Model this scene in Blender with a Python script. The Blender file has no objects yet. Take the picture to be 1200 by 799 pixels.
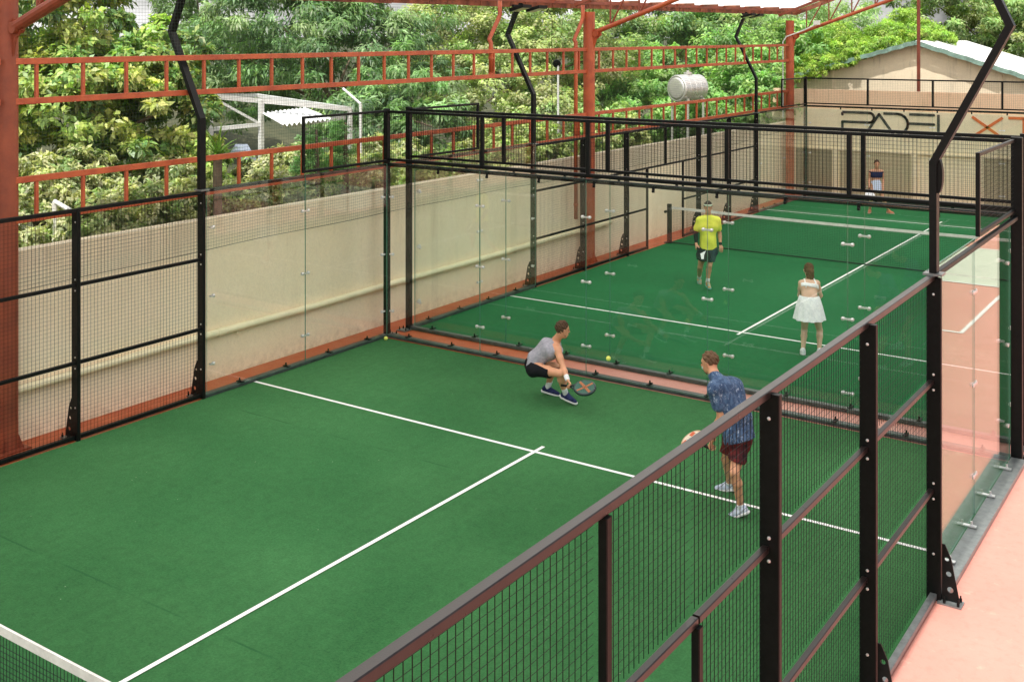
import bpy, math, random
import numpy as np
from mathutils import Vector, Matrix

random.seed(7)
RNG = np.random.default_rng(11)
sc = bpy.context.scene
COL = sc.collection

# ------------------------------------------------------------------ camera frame (used for the camera itself)
CAM = np.array([12.588, -14.321, 5.086]); YAW = -.591; FPX = 1286.0
FWD = np.array([math.sin(YAW), math.cos(YAW), 0.]); RGT = np.array([math.cos(YAW), -math.sin(YAW), 0.]); UPV = np.array([0, 0, 1.])
def P(u, v, d):
    """survey point: bearing u, elevation v (photo pixels), distance d in metres -> place on site"""
    return tuple(CAM + d * (FWD + RGT * (u - 624.2) / FPX - UPV * (v - 48.3) / FPX))

# ------------------------------------------------------------------ materials
MATS = {}
def newmat(name):
    m = bpy.data.materials.new(name); m.use_nodes = True
    m.node_tree.nodes.clear(); MATS[name] = m
    return m, m.node_tree.nodes, m.node_tree.links
def pbr(name, col, rough=.5, metal=0., var=.0, vscale=4., col2=None, bump=0., bscale=40., spec=.5, detail=5., coord='Object'):
    m, N, L = newmat(name)
    o = N.new('ShaderNodeOutputMaterial'); b = N.new('ShaderNodeBsdfPrincipled'); L.new(b.outputs[0], o.inputs[0])
    b.inputs['Base Color'].default_value = (*col, 1); b.inputs['Roughness'].default_value = rough
    b.inputs['Metallic'].default_value = metal; b.inputs['Specular IOR Level'].default_value = spec
    tc = N.new('ShaderNodeTexCoord')
    if var > 0 or col2:
        n = N.new('ShaderNodeTexNoise'); n.inputs['Scale'].default_value = vscale; n.inputs['Detail'].default_value = detail
        n.inputs['Roughness'].default_value = .62
        L.new(tc.outputs[coord], n.inputs['Vector'])
        r = N.new('ShaderNodeValToRGB'); L.new(n.outputs['Fac'], r.inputs[0])
        r.color_ramp.elements[0].position = .34; r.color_ramp.elements[1].position = .66
        c2 = col2 if col2 else tuple(max(0, c * (1 - var)) for c in col)
        c1 = col if col2 else tuple(min(1, c * (1 + var)) for c in col)
        r.color_ramp.elements[0].color = (*c2, 1); r.color_ramp.elements[1].color = (*c1, 1)
        L.new(r.outputs[0], b.inputs['Base Color'])
        mr = N.new('ShaderNodeMapRange'); mr.inputs['To Min'].default_value = max(.03, rough - .1); mr.inputs['To Max'].default_value = min(1, rough + .12)
        L.new(n.outputs['Fac'], mr.inputs['Value']); L.new(mr.outputs[0], b.inputs['Roughness'])
    if bump > 0:
        n2 = N.new('ShaderNodeTexNoise'); n2.inputs['Scale'].default_value = bscale; n2.inputs['Detail'].default_value = 4
        L.new(tc.outputs[coord], n2.inputs['Vector'])
        bm = N.new('ShaderNodeBump'); bm.inputs['Strength'].default_value = bump; bm.inputs['Distance'].default_value = .02
        L.new(n2.outputs['Fac'], bm.inputs['Height']); L.new(bm.outputs[0], b.inputs['Normal'])
    return m

def mixrgb(N, L, fac, a, b, mode='MIX'):
    x = N.new('ShaderNodeMix'); x.data_type = 'RGBA'; x.blend_type = mode
    for sock, v in ((x.inputs[0], fac), (x.inputs[6], a), (x.inputs[7], b)):
        if hasattr(v, 'links'): L.new(v, sock)
        elif isinstance(v, tuple): sock.default_value = (*v, 1)
        else: sock.default_value = v
    return x.outputs[2]
def noise(N, L, vec, scale, detail=4., rough=.6, dist=0.):
    n = N.new('ShaderNodeTexNoise'); n.inputs['Scale'].default_value = scale; n.inputs['Detail'].default_value = detail
    n.inputs['Roughness'].default_value = rough; n.inputs['Distortion'].default_value = dist
    if vec is not None: L.new(vec, n.inputs['Vector'])
    return n.outputs['Fac']
def ramp(N, L, f, p0, p1, c0=(0, 0, 0), c1=(1, 1, 1)):
    r = N.new('ShaderNodeValToRGB'); L.new(f, r.inputs[0])
    r.color_ramp.elements[0].position = p0; r.color_ramp.elements[1].position = p1
    r.color_ramp.elements[0].color = (*c0, 1); r.color_ramp.elements[1].color = (*c1, 1)
    return r.outputs[0]

def mat_turf(name, base, dark, light):
    m, N, L = newmat(name)
    o = N.new('ShaderNodeOutputMaterial'); b = N.new('ShaderNodeBsdfPrincipled'); L.new(b.outputs[0], o.inputs[0])
    tc = N.new('ShaderNodeTexCoord'); v = tc.outputs['Object']
    big = ramp(N, L, noise(N, L, v, .30, 6, .62, .5), .40, .62)
    c = mixrgb(N, L, big, base, light)
    mp = N.new('ShaderNodeMapping'); mp.inputs['Scale'].default_value = (6, .8, 1); L.new(v, mp.inputs['Vector'])
    stre = ramp(N, L, noise(N, L, mp.outputs[0], 2.2, 4, .7), .42, .72)
    c = mixrgb(N, L, mixrgb(N, L, .35, (0, 0, 0), stre), c, dark)
    fine = ramp(N, L, noise(N, L, v, 42, 3, .75), .36, .66)
    c = mixrgb(N, L, .5, c, mixrgb(N, L, fine, dark, light))
    med = ramp(N, L, noise(N, L, v, 9, 4, .7), .3, .7, (.86, .86, .86), (1.1, 1.1, 1.1))
    c = mixrgb(N, L, 1., c, med, 'MULTIPLY')
    c = mixrgb(N, L, 1., c, ramp(N, L, noise(N, L, v, .16, 3, .5, .8), .38, .62, (.84, .86, .84), (1.14, 1.10, 1.12)), 'MULTIPLY')
    # roll seams of the artificial grass every 4 m
    sx = N.new('ShaderNodeSeparateXYZ'); L.new(v, sx.inputs[0])
    md = N.new('ShaderNodeMath'); md.operation = 'PINGPONG'; md.inputs[1].default_value = 2.0
    L.new(sx.outputs['Y'], md.inputs[0])
    lt = N.new('ShaderNodeMath'); lt.operation = 'LESS_THAN'; lt.inputs[1].default_value = .012; L.new(md.outputs[0], lt.inputs[0])
    br = ramp(N, L, noise(N, L, v, 1.3, 3), .45, .6)
    mu = N.new('ShaderNodeMath'); mu.operation = 'MULTIPLY'; L.new(lt.outputs[0], mu.inputs[0]); L.new(br, mu.inputs[1])
    mu2 = N.new('ShaderNodeMath'); mu2.operation = 'MULTIPLY'; mu2.inputs[1].default_value = .75; L.new(mu.outputs[0], mu2.inputs[0])
    c = mixrgb(N, L, mu2.outputs[0], c, dark)
    # pale specks of sand
    vo = N.new('ShaderNodeTexVoronoi'); vo.inputs['Scale'].default_value = 3.2; L.new(v, vo.inputs['Vector'])
    sp = N.new('ShaderNodeMath'); sp.operation = 'LESS_THAN'; sp.inputs[1].default_value = .022; L.new(vo.outputs['Distance'], sp.inputs[0])
    sp2 = N.new('ShaderNodeMath'); sp2.operation = 'MULTIPLY'; sp2.inputs[1].default_value = .5; L.new(sp.outputs[0], sp2.inputs[0])
    c = mixrgb(N, L, sp2.outputs[0], c, (.45, .5, .35))
    L.new(c, b.inputs['Base Color'])
    b.inputs['Roughness'].default_value = .8; b.inputs['Specular IOR Level'].default_value = .06
    b.inputs['Sheen Weight'].default_value = .03; b.inputs['Sheen Roughness'].default_value = .5
    bm = N.new('ShaderNodeBump'); bm.inputs['Strength'].default_value = .5; bm.inputs['Distance'].default_value = .015
    L.new(noise(N, L, v, 120, 3, .8), bm.inputs['Height']); L.new(bm.outputs[0], b.inputs['Normal'])
    return m

def mat_floor(name):
    """painted concrete: salmon court paint outside, brick-orange between the courts turning pink for painted-in sun and glass reflection, worn and patched"""
    m, N, L = newmat(name)
    o = N.new('ShaderNodeOutputMaterial'); b = N.new('ShaderNodeBsdfPrincipled'); L.new(b.outputs[0], o.inputs[0])
    tc = N.new('ShaderNodeTexCoord'); v = tc.outputs['Object']
    sx = N.new('ShaderNodeSeparateXYZ'); L.new(v, sx.inputs[0])
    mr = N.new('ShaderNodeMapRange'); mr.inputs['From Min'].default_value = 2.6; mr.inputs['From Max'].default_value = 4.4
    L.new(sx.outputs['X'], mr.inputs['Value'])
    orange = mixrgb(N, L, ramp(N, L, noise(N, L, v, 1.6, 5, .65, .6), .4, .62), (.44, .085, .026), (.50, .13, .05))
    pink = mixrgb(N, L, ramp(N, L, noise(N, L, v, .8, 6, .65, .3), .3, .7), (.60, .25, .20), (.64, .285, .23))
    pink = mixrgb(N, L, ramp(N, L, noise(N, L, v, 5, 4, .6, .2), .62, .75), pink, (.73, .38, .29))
    c = mixrgb(N, L, mr.outputs[0], orange, pink)  # pink stretch of the gap between courts paints in sun and glass reflection
    dirt = ramp(N, L, noise(N, L, v, 11, 6, .7), .25, .5, (.88, .86, .85), (1.02, 1.02, 1.02))
    c = mixrgb(N, L, 1., c, dirt, 'MULTIPLY')
    L.new(c, b.inputs['Base Color'])
    rr = N.new('ShaderNodeMapRange'); rr.inputs['To Min'].default_value = .3; rr.inputs['To Max'].default_value = .75
    L.new(noise(N, L, v, 2.3, 4), rr.inputs['Value']); L.new(rr.outputs[0], b.inputs['Roughness'])
    bm = N.new('ShaderNodeBump'); bm.inputs['Strength'].default_value = .25; bm.inputs['Distance'].default_value = .01
    L.new(noise(N, L, v, 60, 4, .7), bm.inputs['Height']); L.new(bm.outputs[0], b.inputs['Normal'])
    return m

def mat_wall(name, c1, c2, stain, top_z=None):
    m, N, L = newmat(name)
    o = N.new('ShaderNodeOutputMaterial'); b = N.new('ShaderNodeBsdfPrincipled'); L.new(b.outputs[0], o.inputs[0])
    tc = N.new('ShaderNodeTexCoord'); v = tc.outputs['Object']
    c = mixrgb(N, L, ramp(N, L, noise(N, L, v, .7, 6, .65, .3), .3, .7), c1, c2)
    mp = N.new('ShaderNodeMapping'); mp.inputs['Scale'].default_value = (3.5, 3.5, .35); L.new(v, mp.inputs['Vector'])
    st = ramp(N, L, noise(N, L, mp.outputs[0], 1.4, 6, .72), .54, .80)
    sx = N.new('ShaderNodeSeparateXYZ'); L.new(v, sx.inputs[0])
    if top_z:
        mr = N.new('ShaderNodeMapRange'); mr.inputs['From Min'].default_value = top_z - 1.2; mr.inputs['From Max'].default_value = top_z
        mr.inputs['To Min'].default_value = .3; L.new(sx.outputs['Z'], mr.inputs['Value'])
        mu = N.new('ShaderNodeMath'); mu.operation = 'MULTIPLY'; L.new(st, mu.inputs[0]); L.new(mr.outputs[0], mu.inputs[1]); st = mu.outputs[0]
    c = mixrgb(N, L, st, c, stain)
    # grime along the foot of the wall
    gr = N.new('ShaderNodeMapRange'); gr.inputs['From Min'].default_value = .28; gr.inputs['From Max'].default_value = .0
    L.new(sx.outputs['Z'], gr.inputs['Value'])
    gm = N.new('ShaderNodeMath'); gm.operation = 'MULTIPLY'; L.new(gr.outputs[0], gm.inputs[0]); L.new(ramp(N, L, noise(N, L, v, 7, 5, .7), .42, .66), gm.inputs[1])
    gm2 = N.new('ShaderNodeMath'); gm2.operation = 'MULTIPLY'; gm2.inputs[1].default_value = .45; L.new(gm.outputs[0], gm2.inputs[0])
    c = mixrgb(N, L, gm2.outputs[0], c, tuple(x * .6 for x in stain))
    c = mixrgb(N, L, 1., c, ramp(N, L, noise(N, L, v, 24, 5, .7), .3, .6, (.93, .93, .93), (1.03, 1.03, 1.03)), 'MULTIPLY')
    L.new(c, b.inputs['Base Color']); b.inputs['Roughness'].default_value = .88; b.inputs['Specular IOR Level'].default_value = .25
    bm = N.new('ShaderNodeBump'); bm.inputs['Strength'].default_value = .4; bm.inputs['Distance'].default_value = .012
    L.new(noise(N, L, v, 30, 6, .7), bm.inputs['Height']); L.new(bm.outputs[0], b.inputs['Normal'])
    return m

def mat_glass(name, tint):
    """sheet glass: clear, tinted, with an angle dependent reflection that works from both sides"""
    m, N, L = newmat(name)
    o = N.new('ShaderNodeOutputMaterial'); mx = N.new('ShaderNodeMixShader'); L.new(mx.outputs[0], o.inputs[0])
    t = N.new('ShaderNodeBsdfTransparent'); t.inputs[0].default_value = (*tint, 1)
    g = N.new('ShaderNodeBsdfGlossy'); g.inputs['Roughness'].default_value = .0; g.inputs['Color'].default_value = (1, 1, 1, 1)
    ge = N.new('ShaderNodeNewGeometry')
    d = N.new('ShaderNodeVectorMath'); d.operation = 'DOT_PRODUCT'
    L.new(ge.outputs['Incoming'], d.inputs[0]); L.new(ge.outputs['Normal'], d.inputs[1])
    def mth(op, a, b=None):
        x = N.new('ShaderNodeMath'); x.operation = op
        for i, q in enumerate((a, b)):
            if q is None: continue
            if hasattr(q, 'links'): L.new(q, x.inputs[i])
            else: x.inputs[i].default_value = q
        return x.outputs[0]
    c = mth('ABSOLUTE', d.outputs['Value'])
    f = mth('POWER', mth('SUBTRACT', 1., c), 5.)
    f = mth('ADD', mth('MULTIPLY', f, .96), .035)
    L.new(f, mx.inputs[0]); L.new(t.outputs[0], mx.inputs[1]); L.new(g.outputs[0], mx.inputs[2])
    return m

def mat_leaf(name, rough=.5, trans=.35):
    m, N, L = newmat(name)
    o = N.new('ShaderNodeOutputMaterial'); mx = N.new('ShaderNodeMixShader'); L.new(mx.outputs[0], o.inputs[0])
    b = N.new('ShaderNodeBsdfPrincipled'); t = N.new('ShaderNodeBsdfTranslucent')
    a = N.new('ShaderNodeAttribute'); a.attribute_name = 'tint'
    L.new(a.outputs['Color'], b.inputs['Base Color'])
    L.new(mixrgb(N, L, 1., a.outputs['Color'], (1., 1.1, .55), 'MULTIPLY'), t.inputs[0])
    b.inputs['Roughness'].default_value = .42; b.inputs['Specular IOR Level'].default_value = .6
    mx.inputs[0].default_value = trans; L.new(b.outputs[0], mx.inputs[1]); L.new(t.outputs[0], mx.inputs[2])
    return m

M = {}
M['turf_a'] = mat_turf('artificial_grass', (.029, .140, .042), (.017, .098, .030), (.058, .205, .068))
M['turf_b'] = mat_turf('artificial_grass_deep', (.008, .138, .042), (.005, .104, .031), (.016, .170, .056))
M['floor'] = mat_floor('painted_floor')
M['line'] = pbr('white_line', (.92, .93, .90), .8, var=.07, vscale=9, bump=.3, bscale=120)
M['white_paint'] = pbr('white_floor_paint', (.82, .80, .76), .7, var=.05, vscale=6)
M['cream_zone'] = pbr('pale_zone_paint', (.58, .60, .48), .7, var=.08, vscale=2)
M['wall'] = mat_wall('cream_render', (.92, .78, .56), (.95, .84, .64), (.62, .50, .33), 2.5)
M['wall_far'] = mat_wall('cream_render_far', (.90, .77, .54), (.94, .83, .62), (.6, .5, .34), 3.5)
M['wall_peach'] = mat_wall('peach_render', (.90, .62, .42), (.93, .68, .48), (.6, .42, .28))
M['wall_gable'] = mat_wall('old_render', (.62, .54, .41), (.78, .67, .50), (.16, .14, .11), 4.8)
M['shutter'] = mat_wall('olive_panel', (.34, .30, .20), (.38, .34, .23), (.26, .22, .15))
M['shutter2'] = mat_wall('tan_panel', (.56, .48, .32), (.60, .53, .36), (.4, .34, .22))
M['black'] = pbr('black_powder_coat', (.004, .005, .005), .42, var=.3, vscale=30, bump=.05, bscale=200, spec=.2)
M['wire'] = pbr('black_wire', (.004, .005, .005), .55, spec=.2)
M['brown_edge'] = pbr('brown_black_rail', (.017, .012, .011), .30, var=.3, vscale=9, spec=.5, bump=.03, bscale=140)  # slightly browner, mottled black for the right-hand rails
M['galv'] = pbr('galvanised_steel', (.24, .26, .26), .38, metal=.6, var=.2, vscale=12)
M['dark_steel'] = pbr('dark_channel_steel', (.05, .06, .06), .4, var=.35, vscale=8)
M['steel'] = pbr('stainless_steel', (.80, .79, .76), .30, metal=.6, var=.06, vscale=3)
M['clamp'] = pbr('satin_steel_clamp', (.8, .8, .8), .28, metal=.7)
M['red'] = pbr('red_oxide_paint', (.52, .115, .038), .42, var=.14, vscale=3.2, bump=.15, bscale=40, col2=(.34, .062, .024), detail=8.)
M['red_mid'] = pbr('weathered_red_paint', (.30, .070, .030), .5, var=.2, vscale=3, bump=.2, bscale=30, col2=(.20, .045, .022), detail=8.)
M['red_dark'] = pbr('dark_red_paint', (.24, .055, .028), .5, var=.2, vscale=5, bump=.2, bscale=50)
M['rust'] = pbr('rusty_fascia', (.46, .16, .085), .7, col2=(.10, .032, .018), vscale=3.5, bump=.3, bscale=30)
M['pipe'] = pbr('cream_pvc', (.86, .79, .54), .4, var=.06, vscale=3)
M['white_metal'] = pbr('white_painted_steel', (.75, .76, .74), .45, var=.1, vscale=4)
M['corr'] = pbr('white_corrugated_sheet', (.82, .84, .84), .4, var=.05, vscale=2)
M['netting'] = pbr('dark_green_netting', (.035, .06, .045), .7)
M['netmesh'] = pbr('black_net_cord', (.008, .015, .012), .8)
M['tape'] = pbr('white_net_tape', (.72, .70, .66), .8, var=.1, vscale=5, bump=.3, bscale=30)
M['ink_black'] = pbr('sign_black', (.035, .045, .04), .6)
M['ink_orange'] = pbr('sign_orange', (.75, .18, .045), .6)
M['bark'] = pbr('bark', (.16, .12, .08), .9, var=.4, vscale=6, bump=.6, bscale=14)
M['ball'] = pbr('yellow_ball_felt', (.72, .78, .16), .95, bump=.3, bscale=300)
M['soil'] = pbr('garden_soil', (.10, .10, .05), .95, col2=(.035, .05, .02), vscale=.6, bump=.4, bscale=6)
M['greenroof'] = pbr('green_barge_board', (.16, .26, .22), .6, var=.3, vscale=5)
M['creeper_board'] = pbr('mossy_board', (.06, .10, .06), .8, var=.4, vscale=6)
M['roofsheet'] = pbr('sunlit_roof_sheet', (.80, .80, .78), .5, var=.08, vscale=1.5)
M['glass'] = mat_glass('clear_glass', (.975, .99, .98))
M['glass_edge'] = pbr('green_glass_edge', (.10, .28, .20), .2)
M['leaf'] = mat_leaf('leaves', trans=.45)
M['lamp_face'] = pbr('lamp_glass', (.6, .58, .5), .25)
# translucent roof sheets
m, N, L = newmat('translucent_roof_sheet')
o = N.new('ShaderNodeOutputMaterial'); mx = N.new('ShaderNodeMixShader'); L.new(mx.outputs[0], o.inputs[0])
b = N.new('ShaderNodeBsdfDiffuse'); t = N.new('ShaderNodeBsdfTranslucent')
tcc = N.new('ShaderNodeTexCoord')
cc = mixrgb(N, L, ramp(N, L, noise(N, L, tcc.outputs['Object'], 1.2, 4), .35, .7), (.97, .95, .92), (1., .985, .96))
b.inputs[0].default_value = (.8, .78, .72, 1); L.new(cc, t.inputs[0]); mx.inputs[0].default_value = .97
L.new(b.outputs[0], mx.inputs[1]); L.new(t.outputs[0], mx.inputs[2]); M['roof'] = m

# ------------------------------------------------------------------ mesh helpers
class MB:
    def __init__(s): s.v = []; s.f = []; s.m = []; s.mi = 0
    def add(s, vs, fs):
        k = len(s.v); s.v.extend([tuple(map(float, p)) for p in vs]); s.f.extend([tuple(i + k for i in f) for f in fs]); s.m.extend([s.mi] * len(fs))
        return s
    def box(s, x0, x1, y0, y1, z0, z1):
        return s.add([(x0, y0, z0), (x1, y0, z0), (x1, y1, z0), (x0, y1, z0), (x0, y0, z1), (x1, y0, z1), (x1, y1, z1), (x0, y1, z1)],
                     [(0, 3, 2, 1), (4, 5, 6, 7), (0, 1, 5, 4), (1, 2, 6, 5), (2, 3, 7, 6), (3, 0, 4, 7)])
    def frame(s, a, b, side=None):
        a = Vector(a); b = Vector(b); d = (b - a).normalized()
        if side is None:
            side = d.cross(Vector((0, 0, 1)))
            if side.length < .05: side = Vector((1, 0, 0))
        side = Vector(side); side = (side - d * side.dot(d)).normalized()
        return a, b, d, side, side.cross(d)
    def beam(s, a, b, w, h, side=None, bev=0.):
        a, b, d, sd, up = s.frame(a, b, side)
        if bev <= 0: prof = [(-w / 2, -h / 2), (w / 2, -h / 2), (w / 2, h / 2), (-w / 2, h / 2)]
        else:
            e = bev; prof = [(-w/2+e, -h/2), (w/2-e, -h/2), (w/2, -h/2+e), (w/2, h/2-e), (w/2-e, h/2), (-w/2+e, h/2), (-w/2, h/2-e), (-w/2, -h/2+e)]
        n = len(prof)
        vs = [p + sd * x + up * y for p in (a, b) for x, y in prof]
        fs = [(i, (i + 1) % n, n + (i + 1) % n, n + i) for i in range(n)] + [tuple(range(n - 1, -1, -1)), tuple(range(n, 2 * n))]
        return s.add(vs, fs)
    def tube(s, pts, r, n=8, cap=True, r2=None):
        pts = [Vector(p) for p in pts]; rings = []
        prev = None
        for i, p in enumerate(pts):
            if i == 0: d = pts[1] - pts[0]
            elif i == len(pts) - 1: d = pts[-1] - pts[-2]
            else: d = (pts[i + 1] - p).normalized() + (p - pts[i - 1]).normalized()
            d.normalize()
            if prev is None:
                sd = d.cross(Vector((0, 0, 1)))
                if sd.length < .05: sd = Vector((1, 0, 0))
            else: sd = prev - d * prev.dot(d)
            sd.normalize(); prev = sd; up = sd.cross(d)
            rr = r if r2 is None else r + (r2 - r) * i / (len(pts) - 1)
            rings.append([p + sd * math.cos(2 * math.pi * k / n) * rr + up * math.sin(2 * math.pi * k / n) * rr for k in range(n)])
        vs = [q for R in rings for q in R]
        fs = [(i * n + k, i * n + (k + 1) % n, (i + 1) * n + (k + 1) % n, (i + 1) * n + k) for i in range(len(pts) - 1) for k in range(n)]
        if cap: fs += [tuple(range(n - 1, -1, -1)), tuple(range((len(pts) - 1) * n, len(pts) * n))]
        return s.add(vs, fs)
    def lathe(s, c, axis, prof, n=24):
        """prof: list of (t along axis, radius)"""
        c = Vector(c); ax = Vector(axis).normalized(); sd = ax.cross(Vector((0, 0, 1)))
        if sd.length < .05: sd = Vector((1, 0, 0))
        sd.normalize(); up = sd.cross(ax)
        vs = [c + ax * t + sd * math.cos(2 * math.pi * k / n) * r + up * math.sin(2 * math.pi * k / n) * r for t, r in prof for k in range(n)]
        fs = [(i * n + k, i * n + (k + 1) % n, (i + 1) * n + (k + 1) % n, (i + 1) * n + k) for i in range(len(prof) - 1) for k in range(n)]
        return s.add(vs, fs)
    def prism(s, poly, ext):
        """planar polygon (3D points) extruded by vector ext"""
        n = len(poly); e = Vector(ext); vs = [Vector(p) for p in poly] + [Vector(p) + e for p in poly]
        return s.add(vs, [tuple(range(n - 1, -1, -1)), tuple(range(n, 2 * n))] + [(i, (i + 1) % n, n + (i + 1) % n, n + i) for i in range(n)])
    def obj(s, name, mat, parent=None, smooth=False, mats=None, kind=None):
        me = bpy.data.meshes.new(name); me.from_pydata(s.v, [], s.f)
        for x in (mats or [mat]): me.materials.append(x)
        if mats: me.polygons.foreach_set('material_index', s.m)
        if smooth: me.polygons.foreach_set('use_smooth', [True] * len(me.polygons))
        me.validate(); me.update()
        o = bpy.data.objects.new(name, me); COL.objects.link(o)
        if parent: put(o, parent)
        if kind: o['kind'] = kind
        return o
def put(o, parent):
    o.parent = parent
    o.matrix_parent_inverse = Matrix.Translation(-Vector(root_loc(parent)))
def root_loc(p):
    v = Vector(p.location)
    return v if p.parent is None else v + Vector(root_loc(p.parent)) - (Vector(root_loc(p.parent)) if True else Vector())
def empty(name, label, cat, loc=(0, 0, 0), group=None):
    o = bpy.data.objects.new(name, None); o.empty_display_size = .2; COL.objects.link(o); o.location = loc
    o['label'] = label; o['category'] = cat
    if group: o['group'] = group
    return o
PM = {}
def piece(name, key, build, mat, loc, parent):
    if key not in PM:
        b = MB(); build(b); me = bpy.data.meshes.new(name); me.from_pydata(b.v, [], b.f); me.materials.append(mat); me.update(); PM[key] = me
    o = bpy.data.objects.new(name, PM[key]); COL.objects.link(o); o.location = loc; put(o, parent); return o
def tag(o, label, cat, group=None):
    o['label'] = label; o['category'] = cat
    if group: o['group'] = group
    return o

# ================================================================== GROUND
W, G = 10.0, .585
XL, XR = -.05, 10.05
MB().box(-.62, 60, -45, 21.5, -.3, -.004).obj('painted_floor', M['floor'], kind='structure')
# rising garden terrain to the horizon, left and behind
def terrain():
    n = 70; vs = []; fs = []
    xs = np.concatenate([np.linspace(-400, -60, 12), np.linspace(-55, 60, 46), np.linspace(70, 400, 12)]); ys = np.concatenate([np.linspace(-300, -40, 10), np.linspace(-35, 90, 48), np.linspace(100, 500, 12)])
    for y in ys:
        for x in xs:
            d = max(0, -x - 9) * .8; e = max(0, y - 34) * .9
            h = -.35 + 5.6 * (1 - math.exp(-max(d, e) / 16)) + .4 * math.sin(x * .31 + y * .2) * min(1, max(d, e) / 6)
            if x > -.7 and y < 21.6: h = -.5
            vs.append((x, y, h))
    nx = len(xs)
    for j in range(len(ys) - 1):
        for i in range(nx - 1): fs.append((j * nx + i, j * nx + i + 1, (j + 1) * nx + i + 1, (j + 1) * nx + i))
    MB().add(vs, fs).obj('garden_terrain', M['soil'], kind='structure', smooth=True)
terrain()
MB().add([(0, -20, 0), (10, -20, 0), (10, -.09, 0), (0, -.09, 0)], [(0, 1, 2, 3)]).obj('turf', M['turf_a'], kind='structure')
MB().add([(0, G + .09, 0), (10, G + .09, 0), (10, G + 19.9, 0), (0, G + 19.9, 0)], [(0, 1, 2, 3)]).obj('turf', M['turf_b'], kind='structure')
def line(x0, x1, y0, y1, mat='line', z=.004, name='court_line'):
    MB().add([(x0, y0, z), (x1, y0, z), (x1, y1, z), (x0, y1, z)], [(0, 1, 2, 3)]).obj(name, M[mat], kind='structure')
line(0, 10, -3.04, -2.99); line(5.01, 5.06, -16.95, -2.82, z=.008)
line(0, 10, -17, -16.95)
line(0, 10, G + 3.02, G + 3.07); line(4.92, 4.97, G + 2.85, G + 17.15, z=.008); line(0, 10, G + 16.5, G + 16.55)
# markings of the neighbouring pickleball court on the sunlit floor
line(11.80, 11.87, 5.70, 14.2, 'white_paint', .004, 'pickleball_line')
line(11.87, 17.9, 5.70, 5.77, 'white_paint', .004, 'pickleball_line')
line(11.87, 17.9, 9.9, 14.1, 'cream_zone', .002, 'pickleball_kitchen')
line(10.4, 11.80, 9.9, 14.1, 'cream_zone', .002, 'pickleball_kitchen')
line(10.4, 17.9, 9.84, 9.9, 'white_paint', .008, 'pickleball_line')
line(10.4, 17.9, 14.1, 14.16, 'white_paint', .008, 'pickleball_line')

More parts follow.
